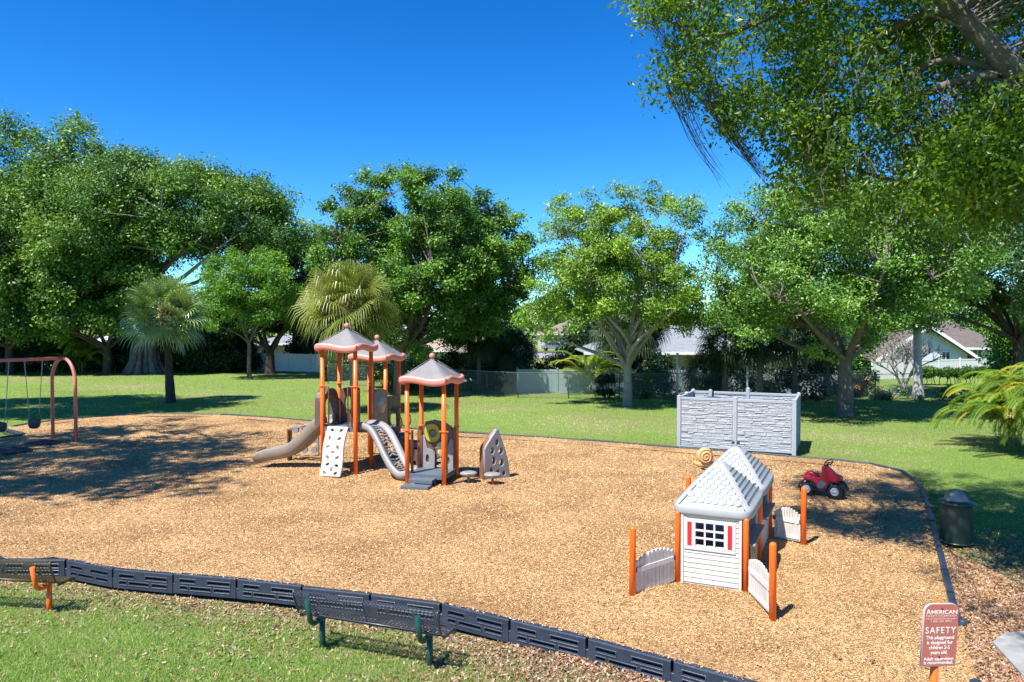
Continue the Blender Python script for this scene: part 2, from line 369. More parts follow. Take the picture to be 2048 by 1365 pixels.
chipm = leafmat('loose_chip', [(0.0, (0.07, 0.03, 0.012)), (0.2, (0.40, 0.22, 0.09)), (0.6, (0.67, 0.44, 0.21)), (0.93, (0.68, 0.48, 0.25)), (1.0, (0.72, 0.62, 0.46))], 0.8, 0, 0.2)
ti = nr.uniform(0, len(front) - 1.001, 1500); i0 = ti.astype(int); fr0 = ti - i0; fxx = np.array([p.x for p in front]); fyy = np.array([p.y for p in front])
bx = fxx[i0] + (fxx[i0 + 1] - fxx[i0]) * fr0; by = fyy[i0] + (fyy[i0 + 1] - fyy[i0]) * fr0 + np.where(nr.uniform(0, 1, 1500) < .35, nr.uniform(.02, .10, 1500), -np.abs(nr.normal(0, .18, 1500)) - .01)
tz = np.where(by > fyy[i0] + (fyy[i0 + 1] - fyy[i0]) * fr0, ZT + .012, gz(bx, by) + .02)
V2, F2, r2 = scatter_quads(np.stack([bx, by], -1), np.full(1500, .016), np.full(1500, .006), .3, tz); F2 = F2 + len(V); V = np.concatenate([V, V2]); Fq = np.concatenate([Fq, F2]); rn = np.concatenate([rn, r2])
o = np_mesh('loose_wood_chips', V, Fq, chipm, rn=rn); tag(o, 'loose tan and brown wood chips scattered over the play area', 'wood chips', kind='stuff')

# grass blades
def blades(x, y, z, h, wd):
    n = len(x); th = nr.uniform(0, 2 * np.pi, n); ln = nr.normal(0, 0.5, (n, 2)) * h[:, None]
    b = np.stack([x, y, z], -1); d = np.stack([np.cos(th), np.sin(th), np.zeros(n)], -1) * wd[:, None]
    tip = b + np.column_stack([ln, h]); V = np.stack([b - d, b + d, tip], 1).reshape(-1, 3)
    return V, np.arange(3 * n).reshape(n, 3), np.repeat(nr.uniform(0, 1, n), 3)
gm = leafmat('grass_blade', [(0, (0.040, 0.100, 0.012)), (0.4, (0.120, 0.235, 0.032)), (0.75, (0.255, 0.365, 0.085)), (1, (0.50, 0.46, 0.24))], 0.6, 0.4, 0.2, 1.25, gain=1.45)
def clumpy(x, y, s, seed):
    r = np.random.default_rng(seed); v = np.zeros_like(x)
    for i in range(6):
        a, b, p = r.normal(0, s, 3) * (1.5 ** (i % 3)); v += np.sin(a * x + b * y + p * 5)
    return v / 6
x, y = radial_points(330000, 8.0, 17); k = ~pip(x, y, poly_chips) & (x < 6.5); x, y = x[k], y[k]
th = clumpy(x, y, 2.4, 3); dist = np.array([0.0])
# bare band with litter along the front border: grass thins there
fx = np.array([p.x for p in front]); fy = np.array([p.y for p in front]); by = np.interp(x, fx, fy)
near = np.exp(-np.abs(by - y) / 0.55) * 0.9
right = sstep(x, -2.5, 2.0) * 0.35
k = nr.uniform(0, 1, len(x)) > np.clip(0.12 + near * 0.85 + right - th * 0.4, 0.03, 0.93); x, y = x[k], y[k]
V, Fq, rn = blades(x, y, gz(x, y) - 0.004, nr.uniform(0.02, 0.075, len(x)), nr.uniform(0.003, 0.006, len(x)))
o = np_mesh('lawn_grass', V, Fq, gm, rn=rn); tag(o, 'short green lawn grass in front of the benches', 'grass', kind='stuff')
x, y = radial_points(300000, 15.5, 75, 0.8); k = ~pip(x, y, poly_chips); x, y = x[k], y[k]
V, Fq, rn = blades(x, y, gz(x, y) - 0.004, nr.uniform(0.03, 0.055, len(x)) * np.clip(y / 26, 0.9, 1.5), 0.006 * np.clip(y / 20, 1, 3) * nr.uniform(0.6, 1.2, len(x)))
gz_t = clumpy(x, y, 0.35, 5) + 0.5 * clumpy(x, y, 1.6, 6); rn = np.clip(rn * 0.75 + np.repeat(gz_t, 3) * 0.45 + 0.12 + np.repeat(dryf(x, y), 3) * .9, 0, 1)
o = np_mesh('park_lawn_grass', V, Fq, gm, rn=rn); tag(o, 'wide mown park lawn behind the play area', 'grass', kind='stuff')
# dead leaves
x, y = radial_points(110000, 8.0, 16); k = ~pip(x, y, border_poly); x, y = x[k], y[k]
by = np.interp(x, fx, fy); near = np.exp(-np.abs(by - y) / 0.7) * 0.95 + sstep(x, -3, 1.0) * 0.45 + (x > 6) * (y < 15) * 0.5
k = nr.uniform(0, 1, len(x)) < np.clip(0.02 + near + clumpy(x, y, 1.8, 9) * 0.25, 0.02, 0.9); x, y = x[k], y[k]
zz = np.where(pip(x, y, poly_chips), chip_z(x, y) + 0.02, gz(x, y) + 0.02)
V, Fq, rn = scatter_quads(np.stack([x, y], -1), 0.026 * nr.uniform(.4, 1.25, len(x)), np.full(len(x), 0.012), 0.6, zz)
litm = leafmat('dead_leaf', [(0, (0.09, 0.04, 0.02)), (0.35, (0.27, 0.13, 0.075)), (0.75, (0.38, 0.25, 0.165)), (1, (0.47, 0.38, 0.30))], 0.7, 0, 0.2)
o = np_mesh('leaf_litter', V, Fq, litm, rn=rn); tag(o, 'brown dead leaves strewn over the grass beside the black border', 'dead leaves', kind='stuff')

x, y = radial_points(1500, 8.5, 30); k = pip(x, y, poly_chips); x, y = x[k], y[k]; k = nr.uniform(0, 1, len(x)) < .25 + .5 * np.exp(-np.abs(np.interp(x, fx, fy) - y) / 1.2); x, y = x[k], y[k]
V, Fq, rn = scatter_quads(np.stack([x, y], -1), 0.035 * nr.uniform(.5, 1.2, len(x)), np.full(len(x), 0.014), 0.35, chip_z(x, y) + 0.035)
o = np_mesh('fallen_leaves', V, Fq, litm, rn=rn); tag(o, 'stray brown leaves lying on top of the tan wood chips', 'fallen leaves', kind='stuff')
rr = random.Random(88); mb = MB()
for _ in range(60):
    tx, ty = radial_points(1, 8.8, 24); tx, ty = float(tx[0]), float(ty[0])
    if not bool(pip(np.array([tx]), np.array([ty]), poly_chips)[0]): continue
    a_ = rr.uniform(0, 3.1); l_ = rr.uniform(.06, .2); zz_ = float(chip_z(tx, ty)) + .03; mb.tube([(tx, ty, zz_), (tx + math.cos(a_) * l_ * .5, ty + math.sin(a_) * l_ * .5, zz_ + .015), (tx + math.cos(a_ + .3) * l_, ty + math.sin(a_ + .3) * l_, zz_)], .004, 4)
o = mb.build('twigs', mat('twig_brown', (.10, .07, .05), .9)); tag(o, 'thin dark twigs dropped on the wood chips', 'twigs', kind='stuff')
# concrete path patch at lower right
conc = mat('concrete', (0.30, 0.30, 0.29), 0.85, 0.35, 3.0, 0.3, 60)
mb = MB(); pp = [P(1935, 1292, 0.03), P(1990, 1268, 0.03), P(2110, 1262, 0.03), Vector((11.5, 8.6, 0.03)), Vector((8.6, 6.4, 0.03)), Vector((6.75, 7.6, 0.03))]
pp = [P(1985, 1290, 0.0), P(2010, 1272, 0), P(2120, 1262, 0), Vector((12.5, 9, 0)), Vector((9.5, 6.5, 0)), P(2046, 1358, 0)]
mb.add([(p.x, p.y, 0.045) for p in pp] + [(p.x, p.y, -0.2) for p in pp], [tuple(reversed(range(6)))] + [(i, (i + 1) % 6, (i + 1) % 6 + 6, i + 6) for i in range(6)])
o = mb.build('concrete_path', conc); tag(o, None, None, kind='structure')

# ------------------------------------------------------------ border boards
bk = mat('border_plastic', (0.034, 0.046, 0.072), 0.36, 0.4, 5, 0.15, 90, spec=0.5)
def border_mesh(L=1.2, H=0.31, T=0.11):
    """hollow-fronted plastic timber with five recessed slots facing -y"""
    mb = MB(); x0, x1 = -L / 2 + 0.01, L / 2 - 0.01
    slots = [(-0.47, -0.18, 0.185, 0.245), (0.06, 0.48, 0.185, 0.245), (-0.47, -0.33, 0.07, 0.125), (-0.27, 0.12, 0.07, 0.125), (0.19, 0.48, 0.07, 0.125)]
    xs = sorted({x0, x1} | {s[0] for s in slots} | {s[1] for s in slots}); zs = sorted({0, H} | {s[2] for s in slots} | {s[3] for s in slots})
    for i in range(len(xs) - 1):
        for j in range(len(zs) - 1):
            cx_, cz_ = (xs[i] + xs[i + 1]) / 2, (zs[j] + zs[j + 1]) / 2
            if any(s[0] < cx_ < s[1] and s[2] < cz_ < s[3] for s in slots): continue
            mb.add([(xs[i], 0, zs[j]), (xs[i + 1], 0, zs[j]), (xs[i + 1], 0, zs[j + 1]), (xs[i], 0, zs[j + 1])], [(0, 1, 2, 3)])
    for a, b, c, d in slots:
        r = 0.018; D = 0.06
        mb.add([(a, 0, c), (b, 0, c), (b, 0, d), (a, 0, d), (a + r, D, c + r), (b - r, D, c + r), (b - r, D, d - r * .3), (a + r, D, d - r * .3)],
               [(0, 1, 5, 4), (1, 2, 6, 5), (2, 3, 7, 6), (3, 0, 4, 7), (4, 5, 6, 7)])
        # raised lip
        q = 0.008
        for (u0, u1, w0, w1) in ((a - 2 * q, b + 2 * q, c - 2 * q, c), (a - 2 * q, b + 2 * q, d, d + 2 * q), (a - 2 * q, a, c, d), (b, b + 2 * q, c, d)):
            mb.box(u0, u1, -q, 0.0005, w0, w1)
    e = 0.018
    prof = [(0, H), (e * .4, H + e * .8), (e * 1.4, H + e), (T - e, H + e), (T, H), (T, 0)]
    n = len(prof); vs = [(x0, p[0], p[1]) for p in prof] + [(x1, p[0], p[1]) for p in prof]
    mb.add(vs, [(i, i + 1, i + 1 + n, i + n)[::-1] for i in range(n - 1)], False)
    for xx in (x0, x1): mb.add([(xx, 0, 0), (xx, T, 0), (xx, T, H), (xx, T - e, H + e), (xx, e * 1.4, H + e), (xx, e * .4, H + e * .8), (xx, 0, H)], [tuple(range(7))])
    mb.box(x1 - 0.005, x1 + 0.09, 0.012, T - 0.012, 0, 0.17)           # joining tab
    mb.tube([(x1 + 0.045, T / 2, 0.16), (x1 + 0.045, T / 2, 0.19)], 0.03, 10)
    return mb
proto = [None]
def lay(pts, label, grp, flip=False):
    out = []; seg = 1.22; i = 0; pos = pts[0].copy(); pts = [p.copy() for p in pts]; cur = pts[0]; idx = 1
    while idx < len(pts):
        # walk to the point at distance seg along the polyline
        tgt = None
        while idx < len(pts):
            if (pts[idx] - cur).length >= seg:
                a_ = pts[idx - 1] if (pts[idx - 1] - cur).length < seg else cur; b_ = pts[idx]; lo, hi = 0, 1
                for _ in range(24):
                    mid = (lo + hi) / 2
                    if (a_.lerp(b_, mid) - cur).length < seg: lo = mid
                    else: hi = mid
                tgt = a_.lerp(b_, hi); pts[idx - 1] = tgt; break
            idx += 1
        if tgt is None: break
        d = tgt - cur; c = (tgt + cur) / 2
        if proto[0] is None:
            o = border_mesh().build('border_timber', bk, bevel=0.004, seg=1); proto[0] = o
        else: o = proto[0].copy(); COL.objects.link(o)
        an = math.atan2(d.y, d.x)
        if flip: an += math.pi
        o.rotation_euler = (0, rnd.uniform(-.006, .006), an + rnd.uniform(-.012, .012)); o.location = (c.x, c.y, ZT - 0.325 + rnd.uniform(-.014, .008))
        tag(o, label, 'border timber', grp); out.append(o); cur = tgt
    return out
# nearest boards: slots face the camera (outer side is -y of the board = right side when walking left to right)
frontpts = [Vector((-11.2, 15.0, ZT))] + front + [Vector((4.6, 7.8, ZT))]
lay([p + Vector((0, 0, 0)) for p in frontpts], 'black slotted plastic timber of the near border between lawn grass and wood chips', 'timbers of the near black border')
lay(back, 'black plastic timber edging the far and right side of the wood chips', 'timbers of the far black border')
lay([back[-1]] + left_loop, 'black plastic timber edging the far and right side of the wood chips', 'timbers of the far black border')
e = lay([Vector((6.25, 6.6, ZT)), P(1955, 1365, ZT), P(1941, 1312, ZT)], 'black plastic border timber with open end, right of the red safety sign', 'border timbers beside the safety sign')
endcap = MB(); endcap.lathe([(0.062, -0.3), (0.062, 0.02), (0.05, 0.035), (0, 0.037)], 16)
o = endcap.build('border_end_post', bk, loc=tuple(P(1925, 1244, 0.045)), bevel=0); tag(o, 'black rounded end post closing the right border beside the path opening', 'end post')

# ------------------------------------------------------------ common paints
orange = mat('orange_paint', (0.93, 0.150, 0.012), 0.35, 0.10, 5, 0, spec=0.5)
brown = mat('brown_paint', (0.22, 0.085, 0.035), 0.35, 0.2, 8)
taupe = mat('taupe_plastic', (0.245, 0.195, 0.150), 0.45, 0.14, 4, 0.05, 120)
dkbrown = mat('dark_brown_plastic', (0.12, 0.075, 0.055), 0.45, 0.15, 5)
ltgray = mat('light_grey_plastic', (0.26, 0.25, 0.25), 0.42, 0.1, 4)
white = mat('white_plastic', (0.62, 0.60, 0.57), 0.42, 0.08, 5)
deckm = mat('deck_coating', (0.10, 0.125, 0.155), 0.55, 0.15, 10, 0.3, 200)
roofg = mat('roof_grey_plastic', (0.20, 0.19, 0.19), 0.5, 0.16, 3)
pink = mat('faded_salmon_plastic', (0.66, 0.215, 0.145), 0.45, 0.22, 2.5, dirt_or_shade=(0.58, 0.24, 0.21))
pinkb = mat('faded_pink_plastic', (0.70, 0.22, 0.21), 0.4, 0.15, 5)
olive = mat('olive_yellow_plastic', (0.42, 0.38, 0.04), 0.4, 0.1, 5)

# ------------------------------------------------------------ play structure
A = R(-14.5); S = 1.05
O1 = P(711.5, 948)
ps = thing('play_structure', 'large play structure with three grey peaked roofs on orange posts, slide and climbers', 'play structure', tuple(O1), A)
O3 = P(888, 972); d3 = Matrix.Rotation(-A, 3, 'Z') @ (O3 - O1); X3, Y3 = d3.x, d3.y
D1, D2, D3 = 1.34, 1.0, 0.28
def post(x, y, h):
    mb = MB(); mb.tube([(x, y, -0.3), (x, y, h)], 0.062, 16); return mb.build('post', orange, ps)
def collar(x, y, z, a=0):
    mb = MB(); mb.tube([(x, y, z - 0.02), (x, y, z + 0.02)], 0.082, 16)
    for q in (a, a + math.pi):
        mb.box(x + math.cos(q) * 0.1 - .03, x + math.cos(q) * 0.1 + .03, y + math.sin(q) * 0.1 - .02, y + math.sin(q) * 0.1 + .02, z - 0.015, z + 0.015)
    return mb.build('post_collar', orange, ps)
T1 = [(-S, 0), (0, 0), (0, S), (-S, S)]; T2 = [(-S, 2 * S), (0, 2 * S), (0, 3 * S), (-S, 3 * S)]; T3 = [(X3 - S, Y3), (X3, Y3), (X3, Y3 + S), (X3 - S, Y3 + S)]
for i, (x, y) in enumerate(T1): post(x, y, 3.62); collar(x, y, 2.52, 0 if i < 2 else 1.57)
for i, (x, y) in enumerate(T2): post(x, y, 3.25); collar(x, y, 2.15, 0 if i < 2 else 1.57)
for i, (x, y) in enumerate(T3): post(x, y, 2.78); collar(x, y, 1.45, 0 if i < 2 else 1.57)
def roof(cx, cy, z):
    hw = S / 2 + 0.17; H = 0.50; n = 16
    # eave loop with rounded corners and a wave along each side
    loop = []
    N = 24
    for sd_ in range(4):
        for k in range(N):
            t = k / N; s = -1 + 2 * t
            x_, y_ = s * hw, -hw
            c = 0.13
            if s < -1 + c * 1.5: q = (1 - (s + 1) / (c * 1.5)); y_ += q * q * 0.075; x_ += q * q * 0.03
            if s > 1 - c * 1.5: q = (1 - (1 - s) / (c * 1.5)); y_ += q * q * 0.075; x_ -= q * q * 0.03
            wz = 0.04 * math.sin(t * 2 * math.pi + 0.3) + 0.01
            a = sd_ * math.pi / 2
            loop.append((x_ * math.cos(a) - y_ * math.sin(a), x_ * math.sin(a) + y_ * math.cos(a), wz))
    M_ = len(loop)
    mb = MB(); vs = []; levels = [0.0, 0.02, 0.33, 0.345, 0.64, 0.655, 0.93, 1.0]
    for li, t in enumerate(levels):
        sc = (1 - t) + 0.0; dz = H * t ; off = -0.012 if li in (3, 5) else 0
        for (x_, y_, wz) in loop:
            r = max(sc * 0.965 + off, 0.045) 
            # squarer as it rises
            vs.append((cx + x_ * r, cy + y_ * r, z + 0.17 + wz * (1 - t) ** 2 + dz))
    fs = [(l_ * M_ + k, l_ * M_ + (k + 1) % M_, (l_ + 1) * M_ + (k + 1) % M_, (l_ + 1) * M_ + k) for l_ in range(len(levels) - 1) for k in range(M_)]
    fs.append(tuple((len(levels) - 1) * M_ + k for k in range(M_)))
    mb.add(vs, fs, False); rf = mb.build('roof', roofg, ps)
    # underside + hip ridges
    h_ = MB()
    for a in range(4):
        an = a * math.pi / 2 + math.pi / 4; q = hw * 1.32
        h_.tube([(cx + math.cos(an) * q, cy + math.sin(an) * q, z + 0.185), (cx + math.cos(an) * .08, cy + math.sin(an) * .08, z + 0.17 + H * 0.97)], 0.012, 6)
    h_.build('roof_hip', roofg, rf)
    mb = MB(); vs = []; K = 10
    prof = [(0.0, 0.2), (0.035, 0.185), (0.05, 0.13), (0.045, 0.06), (0.02, 0.015), (-0.03, 0.0), (-0.07, 0.02), (-0.085, 0.08), (-0.08, 0.16), (-0.04, 0.2)]
    for (x_, y_, wz) in loop:
        d = Vector((x_, y_, 0)); 
        side = Vector((x_, y_, 0)).normalized()
        for (o_, zz) in prof: vs.append((cx + x_ + side.x * o_, cy + y_ + side.y * o_, z + wz + zz - 0.01))
    fs = [(k * K + j, ((k + 1) % M_) * K + j, ((k + 1) % M_) * K + (j + 1) % K, k * K + (j + 1) % K) for k in range(M_) for j in range(K)]
    mb.add(vs, fs, True); mb.build('roof_trim', pink, rf)
    mb = MB(); R_ = 0.082; zb = z + 0.17 + H + 0.055
    mb.lathe([(0.035, zb - 0.07)] + [(max(R_ * math.cos(a), 0.0001), zb + R_ * math.sin(a) + 0.02) for a in [R(q) for q in range(-60, 91, 15)]], 20, Matrix.Translation((cx, cy, 0)))
    mb.build('finial_ball', pinkb, rf)
roof(-S / 2, S / 2, 3.53); roof(-S / 2, 2.5 * S, 3.15); roof(X3 - S / 2, Y3 + S / 2, 2.70)
def deck(x0, y0, z, n=1):
    mb = MB(); mb.box(x0 + 0.0, x0 + S, y0, y0 + S * n, z - 0.04, z)
    mb.box(x0, x0 + S, y0 - 0.012, y0, z - 0.13, z + 0.004); mb.box(x0, x0 + S, y0 + S * n, y0 + S * n + .012, z - 0.13, z + 0.004)
    mb.box(x0 - 0.012, x0, y0, y0 + S * n, z - 0.13, z + 0.004); mb.box(x0 + S, x0 + S + .012, y0, y0 + S * n, z - 0.13, z + 0.004)
    return mb.build('deck', deckm, ps, bevel=0.005)
deck(-S, 0, D1); deck(-S, S + 0.014, D1 - 0.17); deck(-S, 2 * S + 0.03, D2); deck(X3 - S, Y3, D3)
def loop_rail(p0, p1, z0, z1, r=0.021, name='guard_rail'):
    """narrow U-shaped rail between ground points p0,p1"""
    x0, y0 = p0; x1, y1 = p1; pts = [(x0, y0, z0)]
    pts.append((x0, y0, z1 - 0.07))
    for k in range(1, 6):
        a = math.pi / 2 * k / 6; pts.append((x0 + (x1 - x0) * .25 * (1 - math.cos(a)), y0 + (y1 - y0) * .25 * (1 - math.cos(a)), z1 - 0.07 + 0.07 * math.sin(a)))
    pts.append((x0 + (x1 - x0) * .3, y0 + (y1 - y0) * .3, z1)); pts.append((x0 + (x1 - x0) * .7, y0 + (y1 - y0) * .7, z1))
    for k in range(1, 7):
        a = math.pi / 2 * k / 6; pts.append((x0 + (x1 - x0) * (.75 + .25 * math.sin(a)), y0 + (y1 - y0) * (.75 + .25 * math.sin(a)), z1 - 0.07 + 0.07 * math.cos(a)))
    pts.append((x1, y1, z0))
    mb = MB(); mb.tube(pts, r, 8); mb.tube([(x0, y0, z0 + 0.06), (x1, y1, z0 + 0.06)], r, 8)
    return mb.build(name, brown, ps)
# tower 1 front: two loops left and right of the climber, right and back sides
for a, b in ((-0.97, -0.84), (-0.23, -0.10)): loop_rail((a, -0.02), (b, -0.02), D1 + 0.02, D1 + 1.17)
loop_rail((0.03, 0.10), (0.03, 0.2), D1 + .02, D1 + 1.12); loop_rail((0.03, S - 0.2), (0.03, S - 0.1), D1 + .02, D1 + 1.12)
for k in range(3): pass
# tower 3 loops
for (p, q) in (((X3 - S + .12, Y3 + .1), (X3 - S + .12, Y3 + .0)), ((X3 - S + .0, Y3 + S - .26), (X3 - S + 0.0, Y3 + S - .12)), ((X3 + .01, Y3 + .1), (X3 + .01, Y3 + .22)), ((X3 + .0, Y3 + S - .24), (X3 + 0.0, Y3 + S - .1))):
    loop_rail(p, q, D3 + 0.02, D3 + 1.15)
mb = MB(); c_ = Vector((X3 - 0.05, Y3 - 0.06, 0.95))
mb.tube([(X3 + 0.02, Y3 + 0.02, 1.02), (X3 - 0.24, Y3 - 0.1, 1.02), (X3 - 0.27, Y3 - 0.1, 0.9), (X3 - 0.1, Y3 - 0.1, 0.84), (X3 - .05, Y3 - .09, 0.98)], 0.011, 8); mb.build('grab_loop', brown, ps)
def place_plate(splines, th, m, name, origin, ang, parent=None, bev=0.008, label=None, tiltx=0):
    me = curve_mesh(splines, th / 2, bev)
    M = Matrix.Translation(origin) @ Matrix.Rotation(ang, 4, 'Z') @ Matrix.Rotation(tiltx, 4, 'X')
    o = mesh_obj(name, me, m, parent or ps, M)
    if label: o['label'] = label
    return o
# white climber with oval holes, front of tower 1
def climber_outline(wd, H, n=24):
    l_ = []; r_ = []
    for k in range(n + 1):
        t = k / n; s = 0.025 * math.sin(t * 2 * math.pi * 1.1 + 0.3); l_.append((-wd / 2 + s - (1 - t) * 0.0, t * H)); r_.append((wd / 2 + s, t * H))
    return l_ + r_[::-1]
Hc = math.hypot(D1 - 0.02, 0.50)
holes = []
for (u, v, a) in [(-.14, .93, -.5), (.14, .93, .5), (-.16, .77, 1.4), (.14, .76, .6), (-.17, .59, .5), (.13, .58, -1.1), (0, .475, .1), (-.16, .375, -.5), (.14, .37, .6), (-.14, .23, .5), (.15, .21, -.3), (0.02, .135, 1.3), (-.17, .055, -.7), (.16, .055, .6)]:
    holes.append(ell(u + 0.02 * math.sin(v * 7), v * Hc, 0.078, 0.052, 12, a)[::-1])
cl = place_plate([climber_outline(0.62, Hc)] + holes, 0.05, white, 'climber_panel', (-S / 2 - 0.02, -0.53, 0.01), 0, bev=0.012, tiltx=-math.atan2(0.49, D1))
cl['label'] = 'white sloping climbing panel with oval holes'
mb = MB(); mb.tube([(-S / 2 - .3, -0.04, D1 - .03), (-S / 2 + .3, -0.04, D1 - .03)], 0.014, 8); mb.build('climber_bar', brown, ps)
# rock faces seen through some holes: rust red handholds
mb = MB()
# left slide: from left side of tower 1
def slide(x0, y0, z0, L, wd=0.52):
    path = []; N = 26
    for k in range(N + 1):
        t = k / N; xx = -L * t
        # start flat, steep middle, flat exit
        zz = float(np.interp(t, [0, .06, .12, .22, .34, .46, .56, .66, .78, .9, 1.0], [z0, z0, z0 - .05, z0 - .27, z0 - .56, z0 - .78, z0 - .90, z0 - .965, z0 - 1.02, z0 - 1.08, z0 - 1.15]))
        path.append((xx, zz))
    prof = [(-wd / 2 - .05, 0.0), (-wd / 2 - .075, 0.20), (-wd / 2 - .03, 0.255), (-wd / 2 + .03, 0.24), (-wd / 2 + .055, 0.12), (-wd / 2 + .11, 0.03), (0, 0.0), (wd / 2 - .11, 0.03), (wd / 2 - .055, 0.12), (wd / 2 - .03, 0.24), (wd / 2 + .03, 0.255), (wd / 2 + .075, 0.20), (wd / 2 + .05, 0.0), (wd / 2 - .02, -0.12), (0, -0.14), (-wd / 2 + .02, -0.12)]
    K = len(prof); vs = []
    for i, (xx, zz) in enumerate(path):
        a = path[min(i + 1, N)]; b = path[max(i - 1, 0)]; t = Vector((a[0] - b[0], 0, a[1] - b[1])).normalized(); nn = Vector((t.z, 0, -t.x)); 
        if nn.z < 0: nn = -nn
        fl = 1 + max(0, (i / N - 0.86)) * 1.2; hs2 = 1 - max(0, (i / N - 0.86)) * 3.0
        for (u, h_) in prof: vs.append((x0 + xx + nn.x * h_ * (hs2 if h_ > 0.05 else 1), y0 + u * fl, z0 * 0 + zz + nn.z * h_ * (hs2 if h_ > 0.05 else 1)))
    # rounded exit lip
    fs = [(i * K + j, i * K + (j + 1) % K, (i + 1) * K + (j + 1) % K, (i + 1) * K + j) for i in range(N) for j in range(K)]
    fs.append(tuple(range(K))[::-1]); fs.append(tuple(N * K + j for j in range(K)))
    mb = MB(); mb.add(vs, fs, True); return mb
sl = slide(-S - 0.02, S * 0.52, D1, 2.42).build('slide', taupe, ps)
bvm = sl.modifiers.new('b', 'BEVEL'); bvm.width = 0.03; bvm.segments = 3; bvm.limit_method = 'ANGLE'; bvm.angle_limit = R(60)
# slide hood
mb = MB(); pts = []
for k in range(13):
    a = math.pi * k / 12; pts.append((0.44 * math.cos(a), D1 + 0.72 + 0.36 * math.sin(a)))
outer = [(0.47, D1)] + pts + [(-0.47, D1)]; inner = [(0.36 * math.cos(math.pi * k / 12), D1 + 0.6 + 0.26 * math.sin(math.pi * k / 12)) for k in range(13)]
inner = [(0.33, D1 + .01)] + inner + [(-0.33, D1 + 0.01)]
for i in range(len(outer) - 1):
    o0, o1, i0, i1 = outer[i], outer[i + 1], inner[i], inner[i + 1]
    q = [(-.30, o0), (-.30, o1), (-.30, i1), (-.30, i0), (0.02, o0), (0.02, o1), (0.02, i1), (0.02, i0)]
    vs = [(-S - 0.0 + a, S / 2 + p[0], p[1]) for a, p in q]
    mb.add(vs, [(0, 1, 2, 3), (7, 6, 5, 4), (0, 4, 5, 1), (3, 2, 6, 7)], False)
mb.build('slide_hood', dkbrown, ps, bevel=0.02)
# taupe barrier with pipe hole behind tower 1 left, bubble panel on the right of the middle deck
def barrier(name, origin, ang, wd, z0, z1, m, hole, parent=None):
    oc = []
    for k in range(9): oc.append((-wd / 2 + wd * k / 8, z1 + 0.06 * math.sin(math.pi * k / 8)))
    out = [(-wd / 2, z0)] + oc + [(wd / 2, z0), (wd * 0.12, z0), (0, z0 + 0.12), (-wd * 0.12, z0)]
    return place_plate([out, hole[::-1]], 0.07, m, name, origin, ang, bev=0.015)
barrier('bubble_panel', (0.03, S * 1.5 + .0, 0), math.pi / 2, 0.9, D1 - .15, D1 + 0.90, taupe, ell(0, D1 + .5, 0.25, 0.31, 24))
mb = MB(); mb.lathe([(0.27 * math.cos(R(q)), 0.17 * math.sin(R(q))) for q in range(0, 86, 10)] + [(0.001, 0.17)], 24, Matrix.Translation((0.04, S * 1.5, D1 + .5)) @ Matrix.Rotation(math.pi / 2, 4, 'Y') @ Matrix.Diagonal((1.2, 1, 1, 1)))
bub = mat('clear_bubble', (0.36, 0.33, 0.24), 0.15, 0.3, 2.0, spec=0.8); mb.build('bubble_window', bub, ps)
barrier('tunnel_panel', (-S * .74, S + 0.02, 0), 0, 0.46, D1, D1 + 0.98, dkbrown, ell(0.02, D1 + .56, 0.13, 0.27, 20))
loop_rail((-S + .02, 2 * S - .3), (-S + .02, 2 * S - .1), D1 - .15, D1 + .95); loop_rail((-S + .02, S + .1), (-S + .02, S + .3), D1 - .15, D1 + .95); loop_rail((.03, S + .08), (.03, S + .14), D1 - .15, D1 + 1.3)
if 0: barrier('side_panel', (-S - 0.02, S * 1.5, 0), math.pi / 2, 0.85, D1 - .15, D1 + 0.8, taupe, ell(0, D1 + .4, 0.16, 0.22, 20))
if 0: barrier('back_panel', (-S / 2, 3 * S, 0), 0, 0.86, D2, D2 + 0.95, dkbrown, ell(0, D2 + .5, 0.18, 0.26, 20))
# entry arch on the right side of tower 2
pl = [[(-.46, D2), (-.46, D2 + 1.02), (.46, D2 + 1.02), (.46, D2), (.33, D2), (.30, D2 + .62), (.1, D2 + .72), (-.1, D2 + .72), (-.30, D2 + .62), (-.33, D2)]]
place_plate(pl, 0.07, dkbrown, 'entry_arch', (0.03, 2.5 * S, 0), math.pi / 2, bev=0.012)
# loop ladder arms right of tower 2
for yo in (2.15 * S, 2.85 * S):
    mb = MB(); q = [(0.05, D2 + .62), (0.30, D2 + .52), (0.46, D2 + .34), (0.48, D2 + .14), (0.36, D2 - .02), (0.22, D2 + .02), (0.08, D2 + .22), (0.04, D2 + .45)]
    pts = []
    for i in range(len(q)):
        p0, p1, p2, p3 = [Vector(q[(i + j) % len(q)]) for j in (-1, 0, 1, 2)]
        for t in (0, .33, .66): pts.append(0.5 * ((2 * p1) + (-p0 + p2) * t + (2 * p0 - 5 * p1 + 4 * p2 - p3) * t * t + (-p0 + 3 * p1 - 3 * p2 + p3) * t ** 3))
    pts.append(pts[0]); mb.tube([(p[0], yo, p[1]) for p in pts], 0.018, 8); mb.build('grab_loop', brown, ps)
